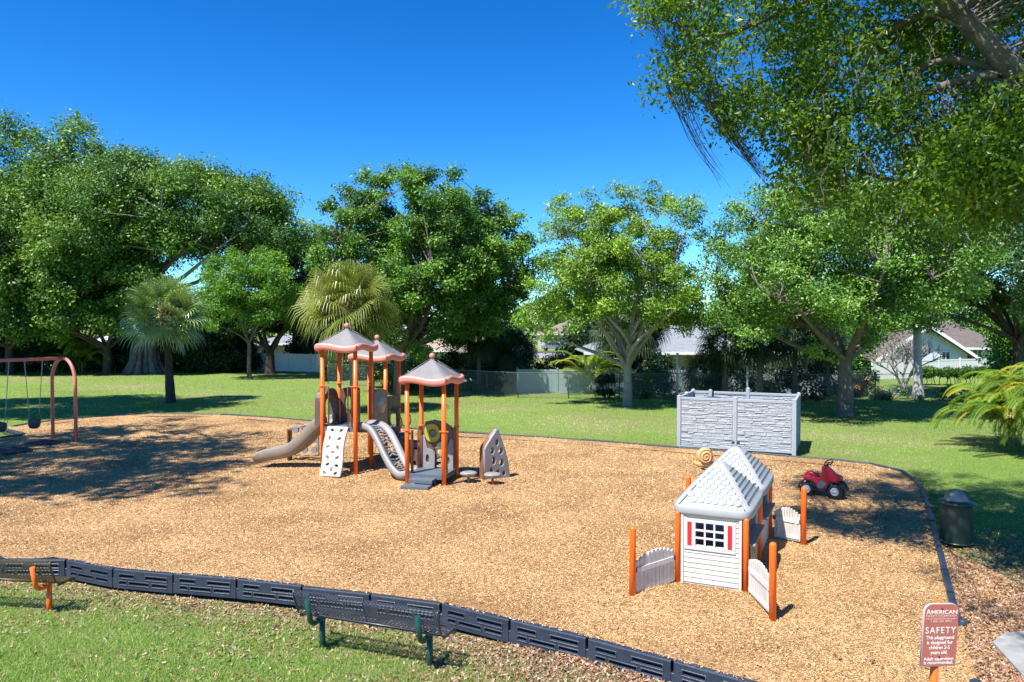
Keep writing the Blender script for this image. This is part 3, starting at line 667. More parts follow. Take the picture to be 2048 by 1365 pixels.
# steps from tower 2 down to the right
navy = mat('step_coating', (0.055, 0.07, 0.115), 0.55, 0.15, 8)
for k in range(4):
    zz = D2 - 0.2 * (k + 1); x0_ = 0.06 + 0.42 * k; y0_ = 2.05 * S - 0.24 * k
    mb = MB(); mb.box(x0_, x0_ + 0.46, y0_, y0_ + 0.85, zz - 0.05, zz); mb.box(x0_ - .0, x0_ + 0.012, y0_, y0_ + 0.85, zz, zz + 0.2 - 0.05); mb.build('step', navy, ps, bevel=0.008)
    mb = MB(); mb.prism([(x0_ - .02, zz - .2), (x0_ + .46, zz - .3), (x0_ + .46, zz + .03), (x0_ + .2, zz + .1), (x0_ - .02, zz + .22)], y0_ - 0.05, y0_ - 0.01); mb.build('step_side', dkbrown, ps, bevel=0.01)
# curved lattice climber between tower 1 and tower 3
def s_path(t):
    p0 = Vector((0.02, S * 0.47, D1 + .0)); p3 = Vector((X3 - S - 0.02, Y3 + S * 0.5, D3 + .03))
    x_ = p0.x + (p3.x - p0.x) * t; y_ = p0.y + (p3.y - p0.y) * (t * t * (3 - 2 * t))
    if t < 0.16: z_ = D1 + 0.03 * math.sin(t / .16 * math.pi)
    else:
        q = (t - .16) / .84; z_ = D1 + (0.11 - D1) * (q * q * (3 - 2 * q)) ** 0.92 + 0.04 * math.sin(q * math.pi * 2) + 0.15 * max(0, (q - .82) / .18) ** 1.3
    return Vector((x_, y_, z_))
N = 30; W2 = 0.34; C = [s_path(k / N) for k in range(N + 1)]
def cross(i):
    t = (C[min(i + 1, N)] - C[max(i - 1, 0)]); h_ = Vector((t.x, t.y, 0)).normalized(); return Vector((-h_.y, h_.x, 0))
for sgn, nm in ((-1, 'climber_rail'), (1, 'climber_rail')):
    mb = MB(); K = 8; vs = []
    pr = [(-0.0, -0.10), (0.07, -0.12), (0.12, -0.03), (0.11, 0.07), (0.055, 0.11), (0.0, 0.07), (-0.09, 0.03), (-0.08, -0.04)]
    for i in range(N + 1):
        c, s_ = C[i], cross(i); 
        t = (C[min(i + 1, N)] - C[max(i - 1, 0)]).normalized(); up = (t.cross(s_)); up = up if up.z > 0 else -up
        for (u, h_) in pr: vs.append(c + s_ * sgn * (W2 - 0.1 + u) + up * h_)
    fs = [(i * K + j, i * K + (j + 1) % K, (i + 1) * K + (j + 1) % K, (i + 1) * K + j) for i in range(N) for j in range(K)] + [tuple(range(K))[::-1], tuple(N * K + j for j in range(K))]
    mb.add(vs, fs, True); mb.build(nm, ltgray, ps)
mb = MB()
for i in range(0, N, 2):
    a, b = C[i], C[min(i + 2, N)]; m_ = (a + b) / 2; s_ = cross(i) * (W2 - 0.11)
    for pp_, qq_ in ((a + s_, m_), (a - s_, m_), (m_, b + s_), (m_, b - s_)) if (i // 2) % 2 == 0 else ((a + s_ * .0, m_ + s_), (a, m_ - s_), (m_ + s_, b), (m_ - s_, b)):
        mb.tube([pp_ + Vector((0, 0, .0)), (pp_ + qq_) / 2 + Vector((0, 0, -.015)), qq_], [0.03, 0.022, 0.03], 6)
mb.build('climber_web', ltgray, ps)
# tower 3 back panel: brown owl-like play panel with an olive ring, and grey cut-out lower half
out = [(-.46, D3)] + [(-.46, D3 + .75), (-.50, D3 + 1.08), (-.36, D3 + 1.28), (-.1, D3 + 1.33), (.2, D3 + 1.27), (.42, D3 + 1.12), (.46, D3 + .7), (.46, D3)] + [(.28, D3), (.25, D3 + .5), (.1, D3 + .62), (-.06, D3 + .5), (-.08, D3)]
place_plate([out], 0.06, dkbrown, 'play_panel', (X3 - S / 2, Y3 + S - 0.03, 0), 0, bev=0.012)
place_plate([[(-.46, D3), (-.47, D3 + .9), (-.40, D3 + .9), (-.33, D3 + .55), (-.2, D3 + .5), (-.09, D3 + .45), (-.09, D3)], ell(-.3, D3 + .25, .06, .13, 12)[::-1]], 0.05, ltgray, 'panel_foot', (X3 - S / 2, Y3 + S - 0.09, 0), 0, bev=0.01)
place_plate([[(.12, D3), (.1, D3 + .42), (.3, D3 + .6), (.40, D3 + .85), (.45, D3 + .8), (.46, D3)], ell(.3, D3 + .22, .07, .12, 12)[::-1]], 0.05, ltgray, 'panel_foot', (X3 - S / 2, Y3 + S - 0.09, 0), 0, bev=0.01)
place_plate([ell(-.16, D3 + .98, .22, .25, 20, .2, 2.4), ell(-.14, D3 + .98, .12, .12, 16)[::-1]], 0.05, olive, 'ring_ornament', (X3 - S / 2, Y3 + S - 0.09, 0), 0, bev=0.01)
mb = MB(); mb.lathe([(0.09, 0), (0.09, 0.02), (0.05, 0.03), (0.04, 0.015), (0.001, 0.03)], 18, Matrix.Translation((X3 - S / 2 - .14, Y3 + S - 0.09, D3 + .98)) @ Matrix.Rotation(math.pi / 2, 4, 'X')); mb.build('ring_hub', roofg, ps)
yel = mat('pale_yellow_bubble', (0.62, 0.50, 0.24), 0.3, 0.15, 3)
mb = MB(); mb.lathe([(0.19 * math.cos(R(q)), 0.09 * math.sin(R(q))) for q in range(0, 86, 12)] + [(0.001, 0.09)], 22, Matrix.Translation((X3 - S / 2 + .13, Y3 + S - 0.11, D3 + .52)) @ Matrix.Rotation(math.pi / 2, 4, 'X') @ Matrix.Diagonal((1, 1.25, 1, 1))); mb.build('round_window', yel, ps)
# transfer steps in front of tower 3
mb = MB(); x0_ = X3 - S * 0.98; mb.box(x0_ + .16, x0_ + 0.82, Y3 - 0.34, Y3 - 0.014, 0.17, 0.2); mb.box(x0_ + .16, x0_ + .82, Y3 - 0.03, Y3 - 0.016, 0.03, 0.17)
mb.box(x0_ + .16, x0_ + .82, Y3 - .352, Y3 - .34, 0.1, 0.2); mb.build('transfer_step', deckm, ps, bevel=0.006)
mb = MB(); mb.box(x0_ + .06, x0_ + 0.82, Y3 - 0.66, Y3 - 0.36, 0.06, 0.085); mb.box(x0_ + .06, x0_ + .82, Y3 - .672, Y3 - .66, -0.02, 0.085); mb.box(x0_ + .06, x0_ + .072, Y3 - .66, Y3 - .36, -0.02, 0.06); mb.box(x0_ + .81, x0_ + .82, Y3 - .66, Y3 - .36, -0.02, 0.06); mb.build('transfer_step', deckm, ps, bevel=0.004)
# lattice wall climber at the left of tower 2
Mw = (-S - 0.95, 2.35 * S, 0)
def webplate(wd, H):
    hs2 = []
    for r_ in range(3):
        for c_ in range(3): hs2.append(ell(-wd / 2 + wd * (c_ + .5 + (.0 if r_ % 2 else .1)) / 3.1, H * (r_ + .55) / 3.1, wd * .11, H * .1, 10, (r_ + c_) * .7)[::-1])
    return [[(-wd / 2, 0), (wd / 2, 0), (wd / 2, H), (0, H * 1.0), (-wd / 2, H * .8)]] + hs2
place_plate(webplate(0.95, 0.98), 0.06, ltgray, 'wall_climber', (-S - 1.50, 1.50 * S, 0.16), R(6), bev=0.012)
mb = MB(); mb.box(-S - 2.03, -S - 1.98, 1.46 * S - .12, 1.46 * S + .12, 0.0, 0.98); mb.build('wall_climber_edge', brown, ps, bevel=0.01)
mb = MB(); mb.tube([(-S - 2.0, 1.47 * S, .98), (-S - 1.5, 1.5 * S, 1.10), (-S - .8, 1.55 * S, 1.22), (-S, 1.6 * S, 1.25)], 0.05, 10); mb.build('wall_climber_rail', taupe, ps)

# ------------------------------------------------------------ stepping pods
def pod(px, py, stem, label):
    t = thing('stepping_pod', label, 'stepping pod', tuple(P(px, py)), 0, 'stepping pods beside the play structure')
    mb = MB(); mb.lathe([(0.001, 0.16), (0.10, 0.165), (0.19, 0.20), (0.235, 0.245), (0.235, 0.27), (0.21, 0.295), (0.13, 0.315), (0.001, 0.32)], 28); mb.build('pod_top', ltgray, t)
    mb = MB(); mb.tube([(0.236 * math.cos(a_), 0.236 * math.sin(a_), 0.258 + 0.02 * math.sin(3 * a_)) for a_ in [2 * math.pi * k / 24 for k in range(25)]], 0.006, 5, False); mb.build('pod_seam', dkbrown, t)
    mb = MB(); mb.tube([(0, 0, -0.2), (0, 0, 0.18)], 0.035, 12); mb.build('stem', stem, t)
pod(937, 966, ltgray, 'grey mushroom shaped stepping pod on a short grey stem nearest the play structure')
pod(985, 969, orange, 'grey mushroom shaped stepping pod on an orange stem in front of the pointed climber')

# ------------------------------------------------------------ pointed climber
pa = P(964.8, 961); pb = P(1017.6, 953); dv_ = pb - pa; rk = thing('pointed_climber', 'gothic arch shaped climbing wall, grey with round holes and brown edges', 'climber', tuple((pa + pb) / 2), math.atan2(dv_.y, dv_.x))
Wc = dv_.length / 2; Hh = 1.36
def gothic(w_, h_, n=14, base=0.0):
    l_ = [(-w_, base), (-w_ * 1.0, base + 0.62 * h_)] + [(-w_ + w_ * t, base + 0.62 * h_ + 0.38 * h_ * (t ** 0.85)) for t in [k / n for k in range(1, n)]]
    top = [(-0.03, base + h_ * 0.995), (0.04, base + h_ * 0.998)]
    r_ = [(w_ * (math.sin((1 - k / (n + 1)) * math.pi / 2) ** 0 * (1 - (k / (n + 1)) ** 1.7)), base + h_ * (k / (n + 1))) for k in range(n + 1)]
    return l_ + top + r_[::-1]
hl = [ell(u, v, a, b, 14)[::-1] for u, v, a, b in [(-.01, 1.02, .075, .11), (-.17, .80, .085, .11), (.12, .76, .10, .11), (-.12, .52, .085, .13), (.14, .44, .105, .125), (-.20, .24, .08, .12), (.02, .17, .085, .10), (.23, .13, .075, .09)]]
me = curve_mesh([gothic(Wc * .92, Hh)] + hl, 0.05, 0.03); mesh_obj('climber_face', me, ltgray, rk)
mb = MB(); g = gothic(Wc, Hh + .03); n = len(g)
vs = [(x_, -0.03, z_) for x_, z_ in g] + [(x_, 0.14, z_) for x_, z_ in g] + [(x_ * .93, -0.03, z_ * .975) for x_, z_ in g] + [(x_ * .93, 0.14, z_ * .975) for x_, z_ in g]
fs = []
for i in range(n - 1): fs += [(i, i + 1, i + 1 + n, i + n), (i + 2 * n, i + 3 * n, i + 1 + 3 * n, i + 1 + 2 * n), (i, i + 2 * n, i + 1 + 2 * n, i + 1), (i + n, i + 1 + n, i + 1 + 3 * n, i + 3 * n)]
mb.add(vs, fs, False); mb.build('climber_edge', mat('rust_brown_plastic', (0.24, 0.10, 0.045), 0.4, 0.2, 5), rk)

# ------------------------------------------------------------ swing set
fadedred = mat('faded_red_paint', (0.72, 0.17, 0.10), 0.4, 0.3, 2.5, dirt_or_shade=(0.58, 0.20, 0.16))
qa = P(105.8, 876); qb = P(152, 884); um = (qa + qb) / 2; ud = (qb - qa); uw = ud.length / 2; uang = math.atan2(ud.y, ud.x)
sw = thing('swing_set', 'faded red swing frame with arched end legs at the left edge', 'swing set', tuple(um), uang)
HT = 3.05
for yy in (0.0, -3.7):
    pts = [(-uw, yy, -0.3), (-uw, yy, HT - uw)] + [(-uw * math.cos(R(a_)), yy, HT - uw + uw * math.sin(R(a_))) for a_ in range(10, 180, 10)] + [(uw, yy, HT - uw), (uw, yy, -0.3)]
    mb = MB(); mb.tube(pts, 0.062, 12); mb.build('arch_leg', fadedred, sw)
mb = MB(); mb.tube([(0, 0.02, HT), (0, -3.72, HT)], 0.062, 12); mb.build('top_beam', fadedred, sw)
chainm = mat('chain_metal', (0.30, 0.33, 0.33), 0.4, 0.3, 30, metal=0.6); bucketm = mat('swing_rubber', (0.05, 0.075, 0.085), 0.5, 0.2, 10)
def bucket_swing(t0, lab):
    rt = Matrix.Rotation(uang, 3, 'Z'); base = Vector(um) + rt @ Vector((0, -t0, 0))
    t = thing('bucket_swing', lab, 'swing', (base.x, base.y, 0), uang, 'bucket swings hanging from the red frame')
    for s_ in (-1, 1):
        mb = MB(); y1 = s_ * 0.30; y2 = s_ * 0.17; n = 34
        for k in range(n):
            a = k / n; b = (k + 1.15) / n; yy = lambda q: y1 + (y2 - y1) * q; zz = lambda q: HT - 0.06 - q * 1.85
            if k % 2: mb.box(-0.012, 0.012, min(yy(a), yy(b)) - .004, max(yy(a), yy(b)) + .004, zz(b), zz(a))
            else: mb.box(-0.004, 0.004, min(yy(a), yy(b)) - .012, max(yy(a), yy(b)) + .012, zz(b), zz(a))
        for q in (-1, 1): mb.tube([(0, y2, HT - 1.9), (q * 0.13, y2 * 1.1, HT - 2.2)], 0.008, 6)
        mb.build('chain', chainm, t)
        mb = MB(); mb.tube([(0, y1, HT - .02), (0, y1, HT - .1)], 0.03, 8); mb.build('hanger', chainm, t)
    mb = MB(); n = 22; rings = []
    for (rx, ry, z_) in [(0.10, 0.10, 0.42), (0.15, 0.16, 0.46), (0.175, 0.2, 0.56), (0.18, 0.21, 0.68), (0.175, 0.205, 0.74), (0.155, 0.185, 0.74), (0.15, 0.18, 0.62), (0.12, 0.13, 0.5), (0.001, 0.001, 0.48)]:
        rings.append([(rx * math.cos(2 * math.pi * k / n), ry * math.sin(2 * math.pi * k / n), z_ + (0.04 * math.cos(4 * math.pi * k / n) if z_ > 0.6 else 0)) for k in range(n)])
    vs = [v for r_ in rings for v in r_]; fs = [(i * n + k, i * n + (k + 1) % n, (i + 1) * n + (k + 1) % n, (i + 1) * n + k) for i in range(len(rings) - 1) for k in range(n)] + [tuple(range(n))[::-1]]
    mb.add(vs, fs, True, Matrix.Translation((0, 0, 0.12))); mb.build('bucket_seat', bucketm, t)
bucket_swing(1.02, 'dark bucket swing on two chains, the one nearer the arched end leg')
bucket_swing(2.12, 'dark bucket swing on two chains, cut off by the left edge of the photo')
rub = mat('rubber_mat', (0.018, 0.018, 0.022), 0.8, 0.4, 6, 0.5, 90)
for (px_, py_, lab) in ((82, 886, 'black rubber wear mat lying beside the swing leg, partly under chips'), (28, 902, 'black rubber wear mat nearest the camera under the far left swing')):
    p = P(px_, py_); mb = MB(); n = 28
    prof = [(0.78, 0.0), (0.74, 0.03), (0.0, 0.035)]
    vs = [(r_ * math.copysign(abs(math.cos(2 * math.pi * k / n)) ** .6, math.cos(2 * math.pi * k / n)), r_ * .62 * math.copysign(abs(math.sin(2 * math.pi * k / n)) ** .6, math.sin(2 * math.pi * k / n)), z_ + .012) for r_, z_ in prof for k in range(n)]
    fs = [(i * n + k, i * n + (k + 1) % n, (i + 1) * n + (k + 1) % n, (i + 1) * n + k) for i in range(2) for k in range(n)]
    mb.add(vs, fs); o = mb.build('rubber_mat', rub, loc=tuple(p), rz=uang - 0.1); tag(o, lab, 'mat', 'rubber mats under the swings')

# ------------------------------------------------------------ playhouse
TH = R(-25.0); PO = P(1491, 1184)
ph = thing('playhouse', 'white toy playhouse with two scalloped roofs, red shutters and picket gates on orange posts', 'playhouse', tuple(PO), TH)
cream = mat('cream_plastic', (0.60, 0.575, 0.54), 0.45, 0.08, 4, dirt_or_shade=(0.47, 0.44, 0.39))
roofw = mat('white_roof_plastic', (0.36, 0.37, 0.38), 0.42, 0.1, 3, dirt_or_shade=(0.31, 0.325, 0.335))
redp = mat('red_plastic', (0.62, 0.02, 0.03), 0.4, 0.15, 12)
W1 = 1.10; L1 = 1.66; EV = 1.17
def clap(mb, x0, x1, z0, z1, y=0.0, n=None, step=0.082):
    z_ = z0
    while z_ < z1 - 1e-3:
        t = min(z_ + step, z1)
        mb.add([(x0, y - 0.014, z_ + 0.006), (x1, y - 0.014, z_ + 0.006), (x1, y - 0.004, t), (x0, y - 0.004, t), (x0, y, z_), (x1, y, z_), (x0, y + .01, t), (x1, y + .01, t)], [(0, 1, 2, 3), (4, 5, 1, 0), (3, 2, 7, 6)])
        z_ = t
def hw_post(x, y, h, nm='post', r=0.05):
    mb = MB(); mb.lathe([(r, -0.3), (r, h - r * 0.9)] + [(r * math.cos(R(a_)), h - r * .9 + r * .9 * math.sin(R(a_))) for a_ in range(15, 90, 15)] + [(0.0005, h)], 18, Matrix.Translation((x, y, 0))); return mb.build(nm, orange, ph)
def house(y0):
    # front wall with window opening, x from -W1+.05 .. -.05
    xa, xb = -W1 + .06, -.06; wx0, wx1, wz0, wz1 = -0.80, -0.34, 0.66, 1.04
    for yy, nm in ((y0, 'front_wall'), (y0 + L1, 'rear_wall')):
        mb = MB()
        mb.box(xa, wx0, yy, yy + .04, 0, EV); mb.box(wx1, xb, yy, yy + .04, 0, EV); mb.box(wx0, wx1, yy, yy + .04, 0, wz0); mb.box(wx0, wx1, yy, yy + .04, wz1, EV)
        if yy == y0:
            clap(mb, xa + .05, xb - .05, 0.03, 0.60, yy); clap(mb, xa + .05, -0.97 + .03, 0.60, 1.13, yy); clap(mb, -0.19 + .03, xb - .05, 0.60, 1.13, yy)
            for (q0, q1) in ((xa, xa + .045), (xb - .045, xb)): mb.box(q0, q1, yy - .022, yy + .001, 0, EV)
            mb.box(xa + .045, xb - .045, yy - .012, yy + .001, 1.135, EV)
        mb.build(nm, cream, ph, bevel=0.003, seg=1)
    fr = MB()
    if True:
        zf = y0 - .028
        fr.box(-.985, -.155, zf, zf + .016, 0.585, 0.66); fr.box(-.985, -.155, zf, zf + .016, 1.04, 1.10)
        for (q0, q1) in ((-.985, -.93), (-.86, -.80), (-.34, -.28), (-.21, -.155)): fr.box(q0, q1, zf, zf + .016, .66, 1.04)
        fr.box(-.93, -.86, zf + .008, zf + .016, .66, 1.04); fr.box(-.28, -.21, zf + .008, zf + .016, .66, 1.04)
        fo = fr.build('window_frame', white, ph, bevel=0.004)
        mb = MB()
        for k in (1, 2):
            xx = -0.80 + .46 * k / 3; mb.box(xx - .014, xx + .014, zf, zf + .03, .66, 1.04)
            zz = .66 + .38 * k / 3; mb.box(-.80, -.34, zf + .002, zf + .028, zz - .014, zz + .014)
        mb.build('muntins', white, fo)
        for q in (-.895, -.245):
            mb = MB(); mb.box(q - .036, q + .036, zf - .008, zf + .009, .655, 1.045); mb.build('shutter', redp, ph, bevel=0.005)
        for q in (xa + .12, xb - .12):
            mb = MB(); mb.lathe([(0.024, 0), (0.02, .012), (0.0005, .016)], 12, Matrix.Translation((q, y0 - .012, 1.185)) @ Matrix.Rotation(math.pi / 2, 4, 'X')); mb.build('bolt', mat('dark_bolt', (0.04, 0.04, 0.05), 0.3, metal=.6), ph)
    # side walls: solid dado, open above with arch trim
    for xx, dirn in ((-.05, 1), (-W1 + .05, -1)):
        mb = MB(); a_, b_ = (xx, xx + .035) if dirn > 0 else (xx - .035, xx)
        mb.box(a_, b_, y0 + .06, y0 + .16, 0, EV); mb.box(a_, b_, y0 + L1 - .16, y0 + L1 - .02, 0, EV); mb.box(a_, b_, y0 + .16, y0 + L1 - .16, 1.02, EV); mb.box(a_, b_, y0 + .16, y0 + L1 - .16, 0, 0.70)
        mb.build('side_wall', cream, ph, bevel=0.006)
        mb = MB(); mb.box(min(a_, xx) - (.14 if dirn < 0 else 0.02), b_ + (.14 if dirn > 0 else .02), y0 + .15, y0 + L1 - .15, .70, .735); mb.build('counter_shelf', mat('tan_shelf', (0.36, 0.33, 0.27), .5, .15, 5), ph, bevel=0.008)
    # roof
    hx = W1 / 2 + .10; hy = L1 / 2 + .06; cx_ = -W1 / 2; cy_ = y0 + L1 / 2; H = 0.60; n = 48; vs = []; lv = []
    for (sc, z_) in [(0.94, -0.145), (0.985, -.14), (1.0, -.11), (1.0, -.02), (.985, 0.01), (.955, .025)]: lv.append((sc, z_, 7))
    for k in range(1, 13):
        t = k / 12; lv.append((0.955 - 0.80 * t if t < .95 else .15, 0.025 + H * (t ** 1.0) * .95 + 0.03 * math.sin(t * math.pi), 7 - 3.5 * t))
    lv += [(0.11, .025 + H * .985, 3), (0.05, .025 + H * 1.0, 2), (0.001, .025 + H, 2)]
    for (sc, z_, p_) in lv:
        for k in range(n):
            a_ = 2 * math.pi * k / n; c, s_ = math.cos(a_), math.sin(a_)
            vs.append((cx_ + hx * sc * math.copysign(abs(c) ** (2 / p_), c), cy_ + hy * sc * math.copysign(abs(s_) ** (2 / p_), s_), EV + .13 + z_))
    fs = [(i * n + k, i * n + (k + 1) % n, (i + 1) * n + (k + 1) % n, (i + 1) * n + k) for i in range(len(lv) - 1) for k in range(n)] + [tuple(range(n))[::-1]]
    mb = MB(); mb.add(vs, fs, True); rfm = mb; kroof = len(mb.f); rf = bpy.data.objects.new('roof_tmp', None); COL.objects.link(rf)
    # scallop tiles on the front slope
    def fp(u, t, off):     # u across, t up the slope
        sc = 0.955 - 0.80 * t; z_ = 0.025 + H * t * .95 + 0.03 * math.sin(t * math.pi)
        nv = Vector((0, -0.70, 0.72)).normalized() * off
        return (cx_ + u + nv.x, cy_ - hy * sc + nv.y, EV + .13 + z_ + nv.z)
    mb = MB(); rows = 8
    for r_ in range(rows):
        t0 = 0.06 + r_ * 0.104; wdt = hx * (0.955 - 0.80 * t0) - 0.13; step = 0.118; c_ = int(wdt / step * 2)
        u = -wdt + (0.0 if r_ % 2 else step / 2)
        u = -step * (int(wdt / step)) + (0.0 if r_ % 2 else step / 2)
        while u <= wdt + 1e-4:
            if abs(u) <= wdt:
                hw = step * .47; pts = [(u - hw, t0 + .125), (u - hw, t0 + .05)] + [(u - hw * math.cos(math.pi * k / 8), t0 + .05 - .062 * math.sin(math.pi * k / 8)) for k in range(1, 8)] + [(u + hw, t0 + .05), (u + hw, t0 + .125)]
                top = [fp(a_, max(b_, .02), 0.018 if j not in (0, len(pts) - 1) else 0.004) for j, (a_, b_) in enumerate(pts)]; bot = [fp(a_, max(b_, .02), -0.01) for a_, b_ in pts]; m_ = len(pts)
                mb.add(top + bot, [tuple(range(m_))] + [(i, i + m_, (i + 1) % m_ + m_, (i + 1) % m_) for i in range(m_)])
            u += step
    mb.build('scallop_tiles', roofw, rf)
    # raised rounded border of the front slope
    mb = MB(); wl = lambda t: hx * (0.955 - 0.80 * t) - 0.09
    mb.tube([fp(-wl(t), t, 0.006) for t in [k / 10 for k in range(0, 10)]] + [fp(0, .93, .008)] + [fp(wl(t), t, .006) for t in [k / 10 for k in range(9, -1, -1)]], 0.010, 6, False); mb.build('roof_moulding', roofw, rf)
    # vent slots on the right slope
    mb = MB(); rows = 7
    for r_ in range(rows):
        t0 = .10 + r_ * .115; sc = .955 - .8 * t0; z_ = 0.025 + H * t0 * .95 + 0.03 * math.sin(t0 * math.pi); wdt = hy * sc - .12; k = int(2 * wdt / .1)
        for i in range(k + 1):
            yy = cy_ - wdt + i * .1; xx = cx_ + hx * sc * 1.0
            mb.box(xx - .02, xx + .004, yy - .02, yy + .02, EV + .13 + z_ - .002, EV + .13 + z_ + .026)
    rfm.v, o_ = rfm.v + mb.v, len(rfm.v); rfm.f += [tuple(i + o_ for i in f_) for f_ in mb.f]; rfm.sm += mb.sm
    ro = rfm.build('roof', roofw, ph); ro.data.materials.append(mat('slot_dark', (0.05, 0.075, 0.11), .7))
    if len(ro.data.polygons) == len(rfm.f):
        for pi_ in range(kroof, len(rfm.f)): ro.data.polygons[pi_].material_index = 1
    for ch in list(rf.children): ch.parent = ro
    bpy.data.objects.remove(rf); rf = ro
    for xx in (-W1, 0):
        for yy in (y0, y0 + L1): hw_post(xx + (0.0), yy + .02, EV + .02, r=.047)
    return rf
house(0.0); r2_ = house(L1 + .16)
mb = MB()
for q in (-.05, .05): mb.lathe([(0.03 * math.cos(R(a_)), .03 * math.sin(R(a_))) for a_ in range(-80, 90, 20)], 12, Matrix.Translation((-W1 / 2 + q, L1 * 1.5 + .12 + .0, EV + .13 + .70)))
mb.build('knob', mat('black_knob', (.02, .02, .03), .3), r2_)
# activity board on the right wall of the first house
mb = MB(); mb.box(.02, .045, .3, 1.1, .12, .66); ab = mb.build('activity_board', mat('board_grey', (0.30, 0.28, 0.23), .5, .2, 6), ph, bevel=.006)
mb = MB(); 
for zc in (.28, .52): mb.tube([(.05, .62 + .12 * math.cos(q), zc + .085 * math.sin(q)) for q in [2 * math.pi * k / 16 for k in range(17)]], .009, 5, False)
mb.build('ring_pattern', mat('board_yellow', (.6, .42, .06), .5), ab)
# picket gates
def gate(p0, p1, pp_, h0=.66):
    p0 = Vector(p0 + (0,)); p1 = Vector(p1 + (0,)); d = p1 - p0; L = d.length; an = math.atan2(d.y, d.x)
    M = Matrix.Translation(p0) @ Matrix.Rotation(an, 4, 'Z'); mb = MB(); n = 10
    for k in range(n):
        x0 = .06 + (L - .12) * k / n; x1 = x0 + (L - .12) / n * .93; t = (k + .5) / n; hh = h0 * (0.82 + .18 * math.sin(t * math.pi)) ; xm = (x0 + x1) / 2; hw = (x1 - x0) / 2
        pts = [(x0, .02)] + [(x1, .02)] + [(xm + hw * math.cos(math.pi * j / 6), hh - hw + hw * math.sin(math.pi * j / 6)) for j in range(7)]
        mb.prism(pts, -.018, .018, M)
    mb.box(.06, L - .06, -.008, .008, .04, h0 * .55, M)
    g_ = mb.build('picket_gate', cream, ph, bevel=.003, seg=1)
    mb = MB()
    mb.box(.1, L - .08, -.034, -.016, h0 * .56, h0 * .68, M); mb.box(.1, L - .08, .016, .034, h0 * .56, h0 * .68, M); mb.box(.14, .17, -.033, -.016, .1, h0 * .57, M); mb.box(L - .16, L - .13, -.033, -.016, .1, h0 * .57, M); mb.box(.1, L - .08, -.035, -.016, .06, .12, M); mb.build('gate_rail', white, g_, bevel=.003)
    mb = MB()
    for xx in (.03, L - .09): mb.box(xx, xx + .07, -.026, .026, h0 * .58, h0 * .68, M)
    mb.build('hinge', dkbrown, g_)
inv = Matrix.Rotation(-TH, 3, 'Z')
def loc2(p): q = inv @ (p - PO); return (q.x, q.y)
gl = loc2(P(1265, 1194)); gr = loc2(P(1545, 1236)); grr = loc2(P(1607, 1087)); yR = 2 * L1 + .16; gll = loc2(Vector((3.72, 15.75, 0)))
for g_ in (gl, gr, grr, gll): hw_post(g_[0], g_[1], 1.12, 'gate_post', .052)
gate((-W1 - .03, .02), gl, 0); gate((.04, .0), gr, 0); gate((.04, yR - .02), grr, 0); gate((-W1 - .03, yR), gll, 0)

# ------------------------------------------------------------ snail
sn = thing('snail_rider', 'tan snail shaped spring rider behind the rear roof of the playhouse', 'spring rider', tuple(P(1408, 971)), R(0))
snm = mat('snail_tan', (0.62, 0.36, 0.15), 0.42, 0.12, 4)
dz = PY(1412, 912, P(1412, 985).y).z
sn.scale = (.84, .84, .84)
mb = MB(); Rr = .27
mb.lathe([(Rr * math.cos(R(q)), .17 * math.sin(R(q))) for q in range(-88, 89, 11)], 24, Matrix.Translation((.02, 0, dz)) @ Matrix.Rotation(math.pi / 2, 4, 'X')); sh = mb.build('shell', snm, sn)
mb = MB(); pts = []
for k in range(60):
    a_ = k / 60 * 2.4 * 2 * math.pi; rr = .235 * (1 - k / 64) ; pts.append((.02 + rr * math.cos(a_ + .8), -.17 * math.sqrt(max(0, 1 - (rr / .27) ** 2)) - .015, dz + rr * math.sin(a_ + .8)))
mb.tube(pts, [.03 * (1 - k / 90) for k in range(60)], 8); mb.build('shell_spiral', snm, sh)
mb = MB(); mb.tube([(-.36, 0, dz - .10), (-.30, 0, dz - .22), (-.15, 0, dz - .27), (.1, 0, dz - .27), (.3, 0, dz - .25), (.38, 0, dz - .2)], [.03, .06, .10, .11, .08, .03], 12); mb.build('body', snm, sn)
mb = MB()
for s_ in (-.04, .04): mb.tube([(-.34, s_, dz - .12), (-.38, s_ * 1.5, dz + .0)], [.018, .015], 8)
mb.build('antennae', snm, sn)
mb = MB(); mb.tube([(.09 * math.cos(a_), .09 * math.sin(a_), (dz - .33) * k / 60) for k, a_ in [(k, k / 60 * 8 * math.pi) for k in range(61)]], .02, 8); mb.build('spring', mat('spring_black', (.03, .03, .03), .4), sn)

# ------------------------------------------------------------ red ride-on quad
w1p = P(1614.7, 990); w2p = P(1671, 997); qd = w2p - w1p; qr = thing('toy_quad_bike', 'red plastic ride-on toy quad bike with black tyres standing on the wood chips', 'toy quad bike', tuple((w1p + w2p) / 2), math.atan2(qd.y, qd.x))
hb = qd.length / 2
redt = mat('red_toy_plastic', (0.48, 0.012, 0.03), 0.3, 0.15, 6, spec=.6); blk = mat('black_toy_plastic', (0.02, 0.02, 0.025), 0.45, .2, 8); rimm = mat('white_rim', (0.6, 0.62, 0.66), .35); gry = mat('sticker_grey', (.26, .27, .32), .4, .5, 14)
mb = MB(); y0_, y1_ = 0.02, .34
body = [(-.50, .40), (-.42, .46), (-.38, .50), (-.20, .47), (-.05, .46), (.0, .48), (-.02, .70), (.0, .76), (.06, .77), (.14, .70), (.30, .56), (.42, .52), (.46, .50), (.42, .42), (.28, .33), (.16, .30), (.10, .16), (-.14, .16), (-.2, .3), (-.3, .37)]
mb.prism(body, .04, .34); mb.build('body', redt, qr, bevel=.03, seg=3)
mb = MB(); mb.tube([(-.44, .19, .47), (-.3, .19, .51), (-.1, .19, .47)], [.05, .085, .05], 12); mb.build('seat', redt, qr)
